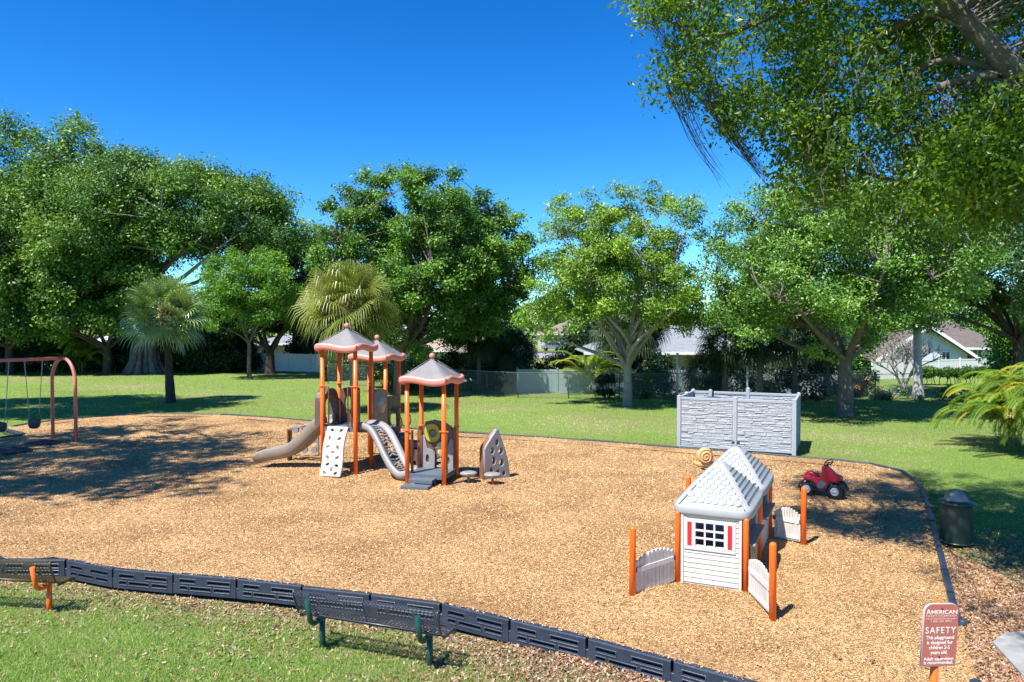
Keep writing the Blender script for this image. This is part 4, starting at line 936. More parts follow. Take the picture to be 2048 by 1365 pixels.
mb = MB(); mb.box(-.22, .22, .0, .38, .12, .17); mb.build('foot_board', blk, qr, bevel=.02)
for sx, nm in ((-hb, 'fender'), (hb, 'fender')):
    mb = MB()
    for yy in (-.02, .28):
        o_ = []; i_ = []
        for k in range(11):
            a_ = R(-5 + 19 * k); o_.append((sx + .235 * math.cos(a_), .17 + .235 * math.sin(a_))); i_.append((sx + .205 * math.cos(a_), .17 + .205 * math.sin(a_)))
        for k in range(10): mb.prism([o_[k], o_[k + 1], i_[k + 1], i_[k]], yy, yy + .12)
    mb.build(nm, blk, qr, bevel=.006)
for sx in (-hb, hb):
    for yy in (-.05, .40):
        mb = MB(); Rw = .175 if sx > 0 else .165; M = Matrix.Translation((sx, yy, Rw)) @ Matrix.Rotation(math.pi / 2, 4, 'X')
        mb.lathe([(.09, -.055), (Rw * .86, -.06), (Rw * .97, -.045), (Rw * .98, .045), (Rw * .86, .06), (.09, .055)], 24, M)
        for k in range(16):
            a_ = 2 * math.pi * k / 16; mb.box(Rw * .93, Rw * 1.01, -.02, .02, -.06, .06, M @ Matrix.Rotation(a_, 4, 'Z'))
        wt = mb.build('wheel', blk, qr)
        mb = MB(); mb.lathe([(.1, -.058), (.1, .058)], 20, M); mb.lathe([(.1, .058), (.085, .062), (.075, .045), (.03, .045), (.028, .06), (.0005, .06)], 20, M); mb.lathe([(.0005, -.06), (.028, -.06), (.03, -.045), (.1, -.045)], 20, M); mb.build('rim', rimm, wt)
mb = MB(); M = Matrix.Translation((.13, .19, .84)) @ Matrix.Rotation(R(-38), 4, 'Z') @ Matrix.Rotation(R(-52), 4, 'Y')
mb.tube([M @ Vector((.0 + .10 * math.cos(q), .12 * math.sin(q), 0)) for q in [2 * math.pi * k / 20 for k in range(21)]], .013, 8, False); mb.tube([M @ Vector((0, -.12, 0)), M @ Vector((0, .12, 0))], .012, 6); mb.tube([M @ Vector((0, 0, 0)), (.05, .19, .72)], .016, 8); mb.build('steering_wheel', blk, qr)
place_plate([[(-.12, .20), (-.13, .26), (-.08, .30), (-.05, .38), (0, .40), (.04, .36), (.1, .36), (.10, .30), (.05, .27), (.03, .19)]], .004, gry, 'sticker', (.0, .036, 0), 0, parent=qr, bev=0)

# ------------------------------------------------------------ trash can
tcp = P(1912, 1086, -.04); tc_ = thing('trash_can', 'dark green perforated litter bin with a domed lid on the shaded grass at right', 'litter bin', tuple(tcp), R(20))
grn = mat('dark_green_coating', (0.018, 0.045, 0.038), 0.35, .2, 5, spec=.6); domem = mat('dome_plastic', (0.26, 0.265, 0.22), 0.4, .3, 4, dirt_or_shade=(0.20, .18, .14))
vs, fs = lattice(lambda u, v: (.285 * math.cos(u / .285), .285 * math.sin(u / .285), .03 + v), 2 * math.pi * .285, .77, .032, .026, .55)
mb = MB(); mb.add(vs, fs); mb.build('perforated_body', grn, tc_)
mb = MB(); mb.lathe([(.262, .02), (.262, .74)], 30); mb.build('liner', mat('liner', (0.11, .125, .09), .5, .6, 3), tc_)
mb = MB()
for z_ in (.03, .79): mb.lathe([(.292, z_ - .015), (.297, z_), (.292, z_ + .015), (.27, z_ + .015), (.27, z_ - .015)], 30)
mb.build('hoop', grn, tc_)
mb = MB(); mb.lathe([(.30, .795), (.335, .80), (.342, .815), (.33, .83), (.22, .835), (.215, .86)], 32); mb.build('lid_rim', grn, tc_)
mb = MB(); mb.lathe([(.215, .835)] + [(.215 * math.cos(R(q)), .86 + .215 * math.sin(R(q))) for q in range(0, 90, 9)] + [(.0005, 1.075)], 32); dm = mb.build('dome_lid', domem, tc_)
mb = MB(); vs = []
for i in range(7):
    for j in range(7):
        a_ = R(-76 + 9 * i); b_ = R(8 + 9 * j * .95); r_ = .219; vs.append((r_ * math.cos(b_) * math.cos(a_), r_ * math.cos(b_) * math.sin(a_), .86 + r_ * math.sin(b_)))
mb.add(vs, [(i * 7 + j, (i + 1) * 7 + j, (i + 1) * 7 + j + 1, i * 7 + j + 1) for i in range(6) for j in range(6)], True); mb.build('lid_opening', mat('opening_dark', (.008, .008, .01), .6), dm)

# ------------------------------------------------------------ safety sign
sg = thing('safety_sign', 'faded red safety sign on an orange post at the lower right', 'sign', tuple(PY(1873, 1365, 6.45).xyz[:2]) + (0,), 0)
Ys = 6.45; base = PY(1871, 1420, Ys); top = PY(1885, 1212, Ys); lean = (top - base); lean.normalize()
spx = Matrix.Identity(4); sgp = Vector(sg.location)
q0 = base + lean * ((-0.2 - base.z) / lean.z)
sg.location = (q0.x, q0.y, 0); zup = lean
yaw = R(10); xa_ = Vector((math.cos(yaw), math.sin(yaw), 0)); ya_ = zup.cross(xa_).normalized(); xa_ = ya_.cross(zup)
MS = Matrix(((xa_.x, ya_.x, zup.x, 0), (xa_.y, ya_.y, zup.y, 0), (xa_.z, ya_.z, zup.z, 0), (0, 0, 0, 1)))
hz_ = (top.z + .02) / zup.z
mb = MB(); mb.tube([MS @ Vector((0, .03, -.2)), MS @ Vector((0, .03, hz_ + .01))], .033, 14); mb.build('sign_post', orange, sg)
wS, hS = .335, .545
zt = hz_; zb_ = zt - hS; rr = .075
out = [(-wS / 2, zb_), (wS / 2, zb_), (wS / 2, zt - rr)] + [(wS / 2 - rr + rr * math.cos(R(q)), zt - rr + rr * math.sin(R(q))) for q in range(15, 91, 15)] + [(-wS / 2 + rr - rr * math.sin(R(q)), zt - rr + rr * math.cos(R(q))) for q in range(0, 91, 15)]
me = curve_mesh([out], .007, .002); plt = mesh_obj('sign_plate', me, mat('plate_edge', (.62, .45, .52), .5), sg, MS)
s_in = [(x_ * .985, zb_ + (z_ - zb_) * .995) for x_, z_ in out]
me = curve_mesh([s_in], .0012, 0); mesh_obj('sign_face', me, mat('sign_red', (0.50, 0.150, 0.115), .5, .15, 6), plt, MS @ Matrix.Translation((0, -.0102, 0)))
wtx = mat('sign_lettering', (.85, .78, .74), .5); ptx = mat('sign_small_lettering', (.72, .40, .34), .5)
def line(body, frac, size, width, m=wtx, nm='lettering', sp=1.0):
    me = text_mesh(body, size, .0008, sp, width)
    mesh_obj(nm, me, m, plt, MS @ Matrix.Translation((0, -.0125, zt - frac * hS)))
line('A', .165, .062, .042) if False else None
me = text_mesh('A', .062, .0008, 1, .045); mesh_obj('lettering', me, wtx, plt, MS @ Matrix.Translation((-.128, -.0125, zt - .165 * hS)))
me = text_mesh('MERICAN', .048, .0008, 1, .252); mesh_obj('lettering', me, wtx, plt, MS @ Matrix.Translation((.026, -.0125, zt - .162 * hS)))
line('PARKS\u00b7COMPANY', .215, .030, .30, ptx, 'lettering')
line('www.AmericanParksCompany.com', .25, .019, .305, ptx)
line('1 800 381 4491', .295, .024, .20, ptx)
line('SAFETY', .47, .078, .295, wtx, sp=1.25)
line('This playground', .565, .044, .275); line('is designed for', .645, .044, .252); line('children 2-5', .725, .044, .2); line('years old.', .805, .044, .165)
line('Adult supervision', .905, .040, .29); line('is recommended.', .965, .040, .285)
mb = MB()
for fr_ in (.065, .842): mb.lathe([(.009, 0), (.008, .006), (.0005, .008)], 10, MS @ Matrix.Translation((.0, -.011, zt - fr_ * hS)) @ Matrix.Rotation(math.pi / 2, 4, 'X'))
mb.build('bolt', mat('bolt_metal', (.12, .12, .13), .3, metal=.8), plt)

# ------------------------------------------------------------ benches
def bench(name, label, loc, ang, mesh_m, tube_m):
    t = thing(name, label, 'bench', loc, ang); L = 2.25
    # profile (y toward the sitter's front = +y, z): seat then back; camera side is -y
    back = [(-.18, .50), (-.205, .56), (-.27, .72), (-.30, .79), (-.285, .835), (-.24, .84), (-.20, .81)]
    seat = [(-.13, .46), (-.08, .44), (.05, .435), (.18, .44), (.24, .43), (.265, .39), (.255, .35)]
    def sweep(pr):
        ln = [0]
        for i in range(1, len(pr)): ln.append(ln[-1] + math.dist(pr[i], pr[i - 1]))
        def fn(u, v):
            for i in range(1, len(pr)):
                if v <= ln[i] + 1e-9:
                    q = (v - ln[i - 1]) / (ln[i] - ln[i - 1]); return (u - L / 2, pr[i - 1][0] + (pr[i][0] - pr[i - 1][0]) * q, pr[i - 1][1] + (pr[i][1] - pr[i - 1][1]) * q)
            return (u - L / 2, pr[-1][0], pr[-1][1])
        return fn, ln[-1]
    for nm, pr in (('backrest', back), ('seat', seat)):
        fn, T = sweep(pr); vs, fs = lattice(fn, L, T, .058, .044, .78); mb = MB(); mb.add(vs, fs)
        o = mb.build(nm, mesh_m, t); s_ = o.modifiers.new('s', 'SOLIDIFY'); s_.thickness = .004
        mb = MB()
        for yz in (pr[0], pr[-1]): mb.tube([(-L / 2, yz[0], yz[1]), (L / 2, yz[0], yz[1])], .011, 6)
        for xx in (-L / 2, L / 2): mb.tube([(xx, a_, b_) for a_, b_ in pr], .011, 6)
        # end plate fins
        for xx in (-L / 2, 0.0, L / 2):
            m_ = len(pr); vs2 = [(xx, a_, b_) for a_, b_ in pr] + [(xx, a_ + (.035 if nm == 'backrest' else 0), b_ - (.01 if nm == 'backrest' else .045)) for a_, b_ in pr]
            mb.add(vs2, [(i, i + 1, i + 1 + m_, i + m_) for i in range(m_ - 1)]); 
        mb.build(nm + '_frame', mesh_m, o)
    for xx in (-.86, .86):
        mb = MB(); mb.tube([(xx, .02, -.2), (xx, .02, .39)], .042, 14)
        mb.build('leg', tube_m, t)
        pts = [(xx, .16, .40), (xx, 0, .385), (xx, -.14, .37)] + [(xx, -.14 - .14 * math.sin(R(q)), .51 - .14 * math.cos(R(q))) for q in (15, 30, 45, 60, 75, 90)] + [(xx, -.335, .76)]
        mb = MB(); mb.tube(pts, .038, 14); mb.build('back_support', tube_m, t)
    return t
lg1 = P(640, 1288, -.28); lg2 = P(862, 1327, -.28); c_ = (lg1 + lg2) / 2; dd = lg2 - lg1
blkm = mat('bench_black_coating', (0.055, 0.058, 0.080), .32, .25, 6, spec=.6); dkg = mat('bench_green_paint', (0.010, 0.062, 0.048), .3, .15, 5)
bench('park_bench', 'black perforated metal bench on dark green legs in front of the border', (c_.x, c_.y, -.285), math.atan2(dd.y, dd.x), blkm, dkg)
lg = P(97, 1215, -.28); an = R(-7); cc = lg - Vector((math.cos(an), math.sin(an), 0)) * .86
brm = mat('bench_brown_coating', (0.10, 0.072, 0.030), .35, .25, 6, spec=.5)
bench('park_bench', 'brown perforated metal bench on orange legs at the lower left edge', (cc.x, cc.y, -.285), an, brm, orange)

# ------------------------------------------------------------ stone-look enclosure
ea = P(1358, 894); eb = P(1588, 909); ed = eb - ea; EW = 3.78; en = thing('stone_look_enclosure', 'grey stone-patterned vinyl fence enclosure standing open-topped on the lawn', 'fence enclosure', tuple(ea), math.atan2(ed.y, ed.x) )
vn = mat('grey_vinyl', (0.34, 0.365, 0.405), .6, .1, 4, .1, 90); vst = mat('grey_stone_vinyl', (0.34, 0.365, 0.395), .7, .22, 7, .4, 50)
EH = 1.80; EWd = ed.length
def stone_panel(x0, x1, H, M, nm='stone_panel'):
    mb = MB(); mb.box(x0, x1, -.02, .02, .04, H - .10, M); z_ = .07; r_ = random.Random(5)
    while z_ < H - .15:
        hh = min(r_.choice([.055, .07, .09, .12]), H - .13 - z_); x_ = x0 + .01
        while x_ < x1 - .02:
            ww = min(r_.uniform(.14, .52), x1 - .01 - x_); g_ = .005; d_ = r_.uniform(.008, .024); e_ = .012
            if ww < .06: break
            sub = [(z_, hh)] if hh < .1 or r_.random() < .6 else [(z_, hh / 2), (z_ + hh / 2, hh / 2)]
            for (zz, h2) in sub:
                d2 = d_ + r_.uniform(-.01, .01); j = [r_.uniform(-.008, .008) for _ in range(4)]
                vs = [(x_ + g_, -.02, zz + g_), (x_ + ww - g_, -.02, zz + g_), (x_ + ww - g_, -.02, zz + h2 - g_), (x_ + g_, -.02, zz + h2 - g_),
                      (x_ + g_ + e_, -.02 - d2 + j[0], zz + g_ + e_ * .6), (x_ + ww - g_ - e_, -.02 - d2 + j[1], zz + g_ + e_ * .6), (x_ + ww - g_ - e_, -.02 - d2 + j[2] + .008, zz + h2 - g_ - e_ * .6), (x_ + g_ + e_, -.02 - d2 + j[3] + .008, zz + h2 - g_ - e_ * .6)]
                mb.add(vs, [(4, 5, 6, 7), (0, 1, 5, 4), (1, 2, 6, 5), (2, 3, 7, 6), (3, 0, 4, 7)], False, M)
            x_ += ww
        z_ += hh
    o = mb.build(nm, vst, en)
    for (a_, b_) in ((H - .12, H - .03), (.02, .07)): mb = MB(); mb.box(x0, x1, -.045, .045, a_, b_, M); mb.build('panel_rail', vn, o, bevel=.008)
    return o
def epost(x, y, H, cap=False):
    mb = MB(); mb.box(x - .065, x + .065, y - .065, y + .065, -.2, H)
    mb.add([(x - .075, y - .075, H), (x + .075, y - .075, H), (x + .075, y + .075, H), (x - .075, y + .075, H), (x, y, H + .05)], [(0, 1, 4), (1, 2, 4), (2, 3, 4), (3, 0, 4), (3, 2, 1, 0)]); return mb.build('enclosure_post', vn, en, bevel=.006)
ED = 2.7
I4 = Matrix.Identity(4)
stone_panel(.065, EWd / 2 - .065, EH, I4); stone_panel(EWd / 2 + .065, EWd - .065, EH, I4)
MR = Matrix.Translation((EWd, 0, 0)) @ Matrix.Rotation(math.pi / 2, 4, 'Z'); stone_panel(.065, ED - .065, EH, MR)
ML = Matrix.Translation((0, ED, 0)) @ Matrix.Rotation(-math.pi / 2, 4, 'Z'); stone_panel(.065, ED / 2 - .065, EH, ML); stone_panel(ED / 2 + .065, ED - .065, EH, ML)
MBk = Matrix.Translation((0, ED, 0)); stone_panel(.065, .58, EH, MBk); stone_panel(.78, EWd * .52 - .02, EH, MBk, 'gate_leaf'); stone_panel(EWd * .52 + .11, EWd - .065, EH, MBk)
for x_, y_ in ((0, 0), (EWd / 2, 0), (EWd, 0), (0, ED / 2), (0, ED), (EWd, ED), (.65, ED)): epost(x_, y_, EH)
epost(EWd * .52 + .045, ED, EH + .12)
bb = thing('wheelie_bin', 'dark bin top showing inside the grey stone-look enclosure', 'bin', tuple(ea + Matrix.Rotation(math.atan2(ed.y, ed.x), 3, 'Z') @ Vector((.95, 1.9, 0))), .2)
mb = MB(); mb.prism([(-.25, 0), (.25, 0), (.32, 1.45), (-.32, 1.45)], -.28, .28); mb.build('bin_body', blk, bb, bevel=.02)
mb = MB(); mb.prism([(-.34, 1.455), (.34, 1.455), (.2, 1.62), (-.2, 1.62)], -.31, .31); mb.build('bin_lid', mat('bin_navy', (.03, .035, .07), .5), bb, bevel=.03)

# ============================================================ VEGETATION
bark = mat('bark_grey', (0.17, 0.145, 0.12), 0.9, 0.5, 3.5, 1.0, 18, spec=.2)
barkd = mat('bark_dark', (0.075, 0.060, 0.048), 0.9, 0.5, 4, 1.0, 18, spec=.2)
barkl = mat('bark_pale', (0.30, 0.28, 0.25), 0.85, 0.45, 3, .8, 14, spec=.2)
Lf = dict(
 oak=leafmat('leaf_oak', [(0, (0.022, 0.055, 0.008)), (.5, (0.050, 0.115, 0.014)), (.85, (0.10, 0.19, 0.022)), (1, (0.19, 0.26, 0.05))], .46, .24, gain=1.9),
 ficus=leafmat('leaf_ficus', [(0, (0.020, 0.055, 0.010)), (.5, (0.047, 0.105, 0.015)), (.85, (0.11, 0.18, 0.022)), (1, (0.18, 0.25, 0.05))], .46, .24, gain=1.9),
 light=leafmat('leaf_light', [(0, (0.045, 0.12, 0.016)), (.5, (0.10, 0.22, 0.026)), (.9, (0.17, 0.30, 0.040)), (1, (0.26, 0.36, 0.07))], .45, .42, gain=1.3),
 yellow=leafmat('leaf_yellow_green', [(0, (0.045, 0.10, 0.014)), (.45, (0.115, 0.215, 0.018)), (.85, (0.22, 0.34, 0.030)), (1, (0.34, 0.38, 0.06))], .45, .24, gain=1.4, tgain=1.1),
 right=leafmat('leaf_right', [(0, (0.032, 0.080, 0.012)), (.5, (0.072, 0.150, 0.020)), (.85, (0.14, 0.24, 0.035)), (1, (0.24, 0.32, 0.08))], .38, .22, gain=1.75, tgain=1.1),
 greyg=leafmat('leaf_grey_green', [(0, (0.03, 0.075, 0.03)), (.5, (0.07, 0.14, 0.05)), (.85, (0.14, 0.23, 0.09)), (1, (0.28, 0.34, 0.18))], .36, .3, gain=1.25),
 near=leafmat('leaf_near', [(0, (0.030, 0.075, 0.012)), (.4, (0.065, 0.135, 0.014)), (.8, (0.14, 0.23, 0.020)), (1, (0.26, 0.33, 0.04))], .40, .5, tgain=1.5, gain=1.3),
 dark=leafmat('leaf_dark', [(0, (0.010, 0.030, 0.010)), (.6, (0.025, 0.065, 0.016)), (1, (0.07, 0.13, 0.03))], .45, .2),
 hedge=leafmat('leaf_hedge', [(0, (0.03, 0.08, 0.012)), (.6, (0.07, 0.17, 0.02)), (1, (0.17, 0.29, 0.04))], .4, .3),
 croton=leafmat('leaf_croton', [(0, (0.10, 0.14, 0.02)), (.4, (0.35, 0.25, 0.03)), (.7, (0.45, 0.12, 0.02)), (1, (0.5, 0.42, 0.06))], .4, .3),
 sabal=leafmat('leaf_sabal', [(0, (0.05, 0.10, 0.020)), (.5, (0.14, 0.22, 0.05)), (.85, (0.30, 0.37, 0.14)), (1, (0.42, 0.38, 0.16))], .30, .2, .7, gain=1.35),
 sabaly=leafmat('leaf_sabal_yellow', [(0, (0.08, 0.12, 0.02)), (.45, (0.19, 0.24, 0.04)), (.8, (0.34, 0.36, 0.09)), (1, (0.42, 0.34, 0.12))], .38, .3, .5),
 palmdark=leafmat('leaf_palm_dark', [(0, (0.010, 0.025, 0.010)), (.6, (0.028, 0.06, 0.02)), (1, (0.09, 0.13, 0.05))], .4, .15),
 areca=leafmat('leaf_areca', [(0, (0.06, 0.13, 0.015)), (.5, (0.14, 0.26, 0.03)), (.85, (0.26, 0.36, 0.04)), (1, (0.45, 0.36, 0.04))], .38, .4),
)
def unit(n, g):
    v = g.normal(0, 1, (n, 3)); return v / np.linalg.norm(v, axis=1)[:, None]
def leaves_at(Pt, size, out, g, up=0.45, tint=None, aspect=.55):
    n = len(Pt); nrm = unit(n, g) * 0.75 + out * 0.45; nrm[:, 2] += up; nrm /= np.linalg.norm(nrm, axis=1)[:, None]
    a = np.cross(nrm, unit(n, g)); a /= np.linalg.norm(a, axis=1)[:, None] + 1e-9; b = np.cross(nrm, a)
    s_ = (size * g.uniform(.6, 1.35, n))[:, None]; fold = nrm * s_ * g.uniform(-.25, .25, (n, 1))
    V = np.stack([Pt - a * s_, Pt - b * s_ * aspect + fold, Pt + a * s_, Pt + b * s_ * aspect + fold], 1).reshape(-1, 3)
    r_ = g.uniform(0, 1, n) if tint is None else np.clip(tint + g.normal(0, .16, n), 0, 1)
    return V, np.arange(4 * n).reshape(n, 4), np.repeat(r_, 4)
def crown_clumps(c, r, n, g, lo=.35, bump=.22, cut=-.75):
    d = unit(n * 3, g); d = d[d[:, 2] > cut][:n]; k = len(d)
    ph = g.uniform(0, 6.28, 6); b = sum(np.sin(d[:, i % 3] * (3 + i) + d[:, (i + 1) % 3] * (2.3 + i * .7) + ph[i]) for i in range(6)) / 6
    rad = lo + (1 - lo) * g.uniform(0, 1, k) ** .5; rad = rad * (1 + bump * b * 1.6)
    return np.array(c) + d * np.array(r) * rad[:, None], d
def crown_mesh(name, clumps, dirs, rc, per, size, m, parent, g, flat=.72, up=.45, sub=True):
    n = len(clumps); Pt = []; out = []; tint = []
    ct = g.uniform(.18, .72, n)
    for i in range(n):
        # each clump: a few sprigs
        ns = 7 if sub else 1; sp = unit(ns, g) * rc * g.uniform(.45, 1.0, (ns, 1)); sp[:, 2] *= flat
        k = max(1, int(per * g.uniform(.6, 1.35) / ns))
        for j in range(ns):
            o_ = g.normal(0, 1, (k, 3)); o_ *= (rc * .34); o_[:, 2] *= flat
            Pt.append(clumps[i] + sp[j] + o_); q = sp[j] + o_ + dirs[i] * rc * .6; out.append(q / (np.linalg.norm(q, axis=1)[:, None] + 1e-6)); tint.append(np.full(k, ct[i]))
    Pt = np.concatenate(Pt); out = np.concatenate(out); V, Fq, rn = leaves_at(Pt, np.full(len(Pt), size), out, g, up, np.concatenate(tint)); return np_mesh(name, V, Fq, m, parent, rn)
def branch(mb, p, q, r0, r1, rr, n=6, sag=.12, sides=7):
    p = Vector(p); q = Vector(q); d = (q - p).length; pts = []
    j1 = Vector((rr.uniform(-1, 1), rr.uniform(-1, 1), rr.uniform(-.3, 1))) * d * sag
    j2 = Vector((rr.uniform(-1, 1), rr.uniform(-1, 1), rr.uniform(-.6, .6))) * d * sag * .6
    for k in range(n + 1):
        t = k / n; pts.append(p.lerp(q, t) + j1 * math.sin(t * math.pi) + j2 * math.sin(t * 2 * math.pi))
    mb.tube(pts, [r0 + (r1 - r0) * (k / n) for k in range(n + 1)], sides, False); return pts
def tree(name, label, base, fork_h, tr, c, r, nc, rc, per, size, leaf, bk_, seed, cut=-.6, lo=.3, bump=.22, limbs=7, group=None, flat=.72, lean=(0, 0), extra=None, cat='tree', up=.45):
    g = np.random.default_rng(seed); rr = random.Random(seed); bx, by_ = base[0], base[1]; z0 = float(gz(bx, by_)) - .15
    t = thing(name, label, cat, (bx, by_, z0), 0, group)
    c = np.array(c, float) - np.array([bx, by_, z0]); cl, d = crown_clumps(c, r, nc, g, lo, bump, cut)
    if extra is not None:
        ex = np.array(extra, float) - np.array([bx, by_, z0]); cl = np.concatenate([cl, ex]); q = ex - c; d = np.concatenate([d, q / np.linalg.norm(q, axis=1)[:, None]])
    mb = MB(); fk = Vector((lean[0], lean[1], fork_h))
    pts = [Vector((0, 0, -.3)), Vector((0, 0, .0)), Vector((lean[0] * .1, lean[1] * .1, .25)), Vector((lean[0] * .35 + rr.uniform(-.06, .06), lean[1] * .3, fork_h * .4)), Vector((lean[0] * .7, lean[1] * .7 + rr.uniform(-.06, .06), fork_h * .75)), fk]
    mb.tube(pts, [tr * 1.7, tr * 1.5, tr * 1.15, tr, tr * .92, tr * .85], 12, False)
    # limbs to well spread clumps, then twigs from the limbs to every clump
    idx = []; 
    order = np.argsort([-(q[2] * .2 + abs(q[0]) + abs(q[1]) + rr.uniform(0, 2)) for q in (cl - np.array([0, 0, fork_h]))])
    for i in order:
        if all(np.linalg.norm(cl[i] - cl[j]) > max(r) * .55 for j in idx): idx.append(i)
        if len(idx) >= limbs: break
    nodes = [fk]
    for i in idx:
        lp = branch(mb, fk - Vector((0, 0, rr.uniform(0, .3) * fork_h * .3)), cl[i] * .92 + np.array(fk) * .08, tr * rr.uniform(.45, .62), tr * .1, rr, 7, .10, 8); nodes += lp[2:]
    nd = np.array([tuple(q) for q in nodes])
    for i in range(len(cl)):
        if i in idx: continue
        dist = np.linalg.norm(nd - cl[i], axis=1) + np.maximum(0, nd[:, 2] - cl[i][2]) * .7; j = int(np.argmin(dist))
        branch(mb, nd[j], cl[i], tr * .13, tr * .035, rr, 4, .1, 5)
    mb.build('trunk', bk_, t)
    crown_mesh('crown', cl, d, rc, per, size, leaf, t, g, flat, up); return t
def bush(label, px, py, d_, w_, h_, leaf, seed, name='shrub', n=None, depth=None, size=.075, dens=1.0, group=None, z0=None, cat='shrub'):
    """px centre, base at pixel row of distance d_"""
    g = np.random.default_rng(seed); c0 = PY(px, 700, d_); x0 = c0.x; zb = float(gz(x0, d_)) if z0 is None else z0; t = thing(name, label, cat, (x0, d_, zb), 0, group)
    dp = depth or w_ * .5; n = n or max(8, int(w_ * h_ * 3.2)); d = unit(n, g); d[:, 2] = np.abs(d[:, 2]); rad = g.uniform(.25, 1, n) ** .5
    cl = np.stack([d[:, 0] * w_ / 2, d[:, 1] * dp / 2, .12 * h_ + d[:, 2] * h_ * .82], -1) * np.stack([rad, rad, np.ones(n) * g.uniform(.5, 1.05, n)], -1)
    # fill toward the ground
    mb = MB(); rr = random.Random(seed)
    for i in range(min(n, 14)): branch(mb, (cl[i][0] * .25, cl[i][1] * .25, -.1), cl[i], .035, .01, rr, 3, .1, 5)
    mb.build('stems', barkd, t)
    crown_mesh('foliage', cl, d, max(.28, .2 * min(w_, h_)), int(150 * dens), size, leaf, t, g, .8, .4); return t

# ---- big trees
Dc = 47.0
# left background mass: two tall figs
def cpt(px, py, Y): q = PY(px, py, Y); return (q.x, q.y, q.z)
tree('fig_tree', 'tall dense dark green tree filling the left edge of the photo behind the swing', cpt(60, 700, 70)[:2], 6, .8, cpt(70, 480, 69), (12.5, 8, 9.8), 170, 1.65, 760, .138, Lf['ficus'], barkd, 1, cut=-.75, lo=.3, extra=[cpt(30, 262, 70), cpt(60, 285, 69), cpt(5, 240, 70), cpt(105, 315, 68), cpt(145, 300, 69), cpt(150, 275, 69), cpt(178, 330, 69)])
fg = tree('fig_tree', 'broad spreading fig with thick pale fluted trunk behind the left fan palm', cpt(290, 735, 68)[:2], 7.5, .48, cpt(330, 455, 67), (12.3, 7, 6.3), 170, 1.5, 720, .132, Lf['ficus'], barkl, 2, cut=-.45, lo=.35, extra=[cpt(x_, y_, 67) for x_, y_ in ((215, 325), (250, 318), (290, 320), (300, 335), (350, 335), (395, 350), (440, 365), (480, 380), (520, 395), (545, 420), (565, 405), (560, 450), (520, 470), (545, 480), (430, 520))])
mb = MB(); rr = random.Random(3)      # fluted multi-stem base
for k in range(16):
    a_ = k / 16 * 6.283; r_ = 1.35 + rr.uniform(-.5, .5); mb.tube([(r_ * 1.25 * math.cos(a_), r_ * .8 * math.sin(a_), -.2), (r_ * .8 * math.cos(a_), r_ * .6 * math.sin(a_), 1.2), (r_ * .7 * math.cos(a_ + .2), r_ * .5 * math.sin(a_ + .2), 3.4), (r_ * 1.0 * math.cos(a_ + .3), r_ * .6 * math.sin(a_ + .3), 6.5 + rr.uniform(0, 2))], [.42, .24 + rr.uniform(-.06, .08), .2, .15], 8, False)
mb.build('buttress_roots', mat('bark_fig', (0.22, 0.20, 0.18), 0.9, 0.6, 1.6, 1.0, 9, spec=.2), fg)
tree('fig_tree', 'dense lower tree filling the space beside the pale fluted trunk', cpt(215, 735, 66)[:2], 2.5, .35, cpt(190, 570, 65), (7.0, 4, 5.2), 120, 1.1, 480, .14, Lf['ficus'], barkd, 14, cut=-.85, lo=.3)
tree('fig_tree', 'dense low tree at the far left edge behind the swing beam', cpt(20, 735, 66)[:2], 2.5, .35, cpt(20, 590, 65), (5.5, 4, 4.6), 90, 1.1, 480, .14, Lf['ficus'], barkd, 15, cut=-.85, lo=.3)
tree('shade_tree', 'small bright green tree with slim trunk between the two sunlit fan palms', P(499, 757, -.05)[:2], 3.2, .17, cpt(508, 580, 60), (4.3, 3.2, 3.5), 75, .8, 420, .10, Lf['light'], bark, 3, cut=-.8, lo=.2, limbs=8)
tree('oak_tree', 'large round dark green oak rising above the three grey play roofs', cpt(800, 780, 48)[:2], 3.0, .38, cpt(850, 535, 48), (6.5, 5.6, 5.7), 400, .70, 480, .097, Lf['oak'], bark, 4, cut=-.85, lo=.3, limbs=10, bump=.17, extra=[cpt(720, 400, 47), cpt(700, 440, 47), cpt(745, 430, 47), cpt(690, 500, 46.5), cpt(760, 395, 47), cpt(735, 470, 46.5), cpt(760, 500, 46), cpt(725, 350, 48), cpt(690, 385, 48), cpt(660, 410, 48), cpt(660, 470, 47), cpt(655, 520, 47), cpt(1030, 440, 48), cpt(1050, 480, 48), cpt(1020, 470, 48), cpt(1040, 540, 48), cpt(780, 345, 48), cpt(820, 340, 48), cpt(905, 350, 48), cpt(960, 395, 48)])
tree('shade_tree', 'yellow-green open-crowned tree with spreading pale limbs in the middle of the tree row', P(1255, 812, -.05)[:2], 2.3, .24, cpt(1238, 560, 39.6), (4.5, 3.8, 4.5), 235, .58, 330, .072, Lf['yellow'], barkl, 5, cut=-.62, lo=.22, limbs=11, bump=.32, extra=[cpt(x_, y_, 39.6) for x_, y_ in ((1120, 405), (1140, 420), (1180, 395), (1260, 385), (1305, 378), (1310, 400), (1335, 400), (1390, 410), (1385, 440), (1400, 470), (1395, 430), (1090, 470), (1085, 600), (1060, 620), (1045, 640), (1095, 660), (1410, 620), (1420, 650), (1380, 660), (1360, 600))])
tree('shade_tree', 'wide full green tree with thick forked grey trunk right of the grey enclosure', P(1690, 832, -.05)[:2], 2.9, .36, cpt(1690, 545, 35.6), (6.3, 4.8, 4.6), 330, .72, 450, .072, Lf['right'], bark, 6, cut=-.62, lo=.25, limbs=11, bump=.28, extra=[cpt(x_, y_, 35.4) for x_, y_ in ((1560, 355), (1520, 385), (1480, 420), (1450, 460), (1440, 500), (1440, 560), (1450, 620), (1480, 650), (1540, 660), (1740, 670), (1770, 640), (1640, 700), (1830, 600), (1600, 340))])
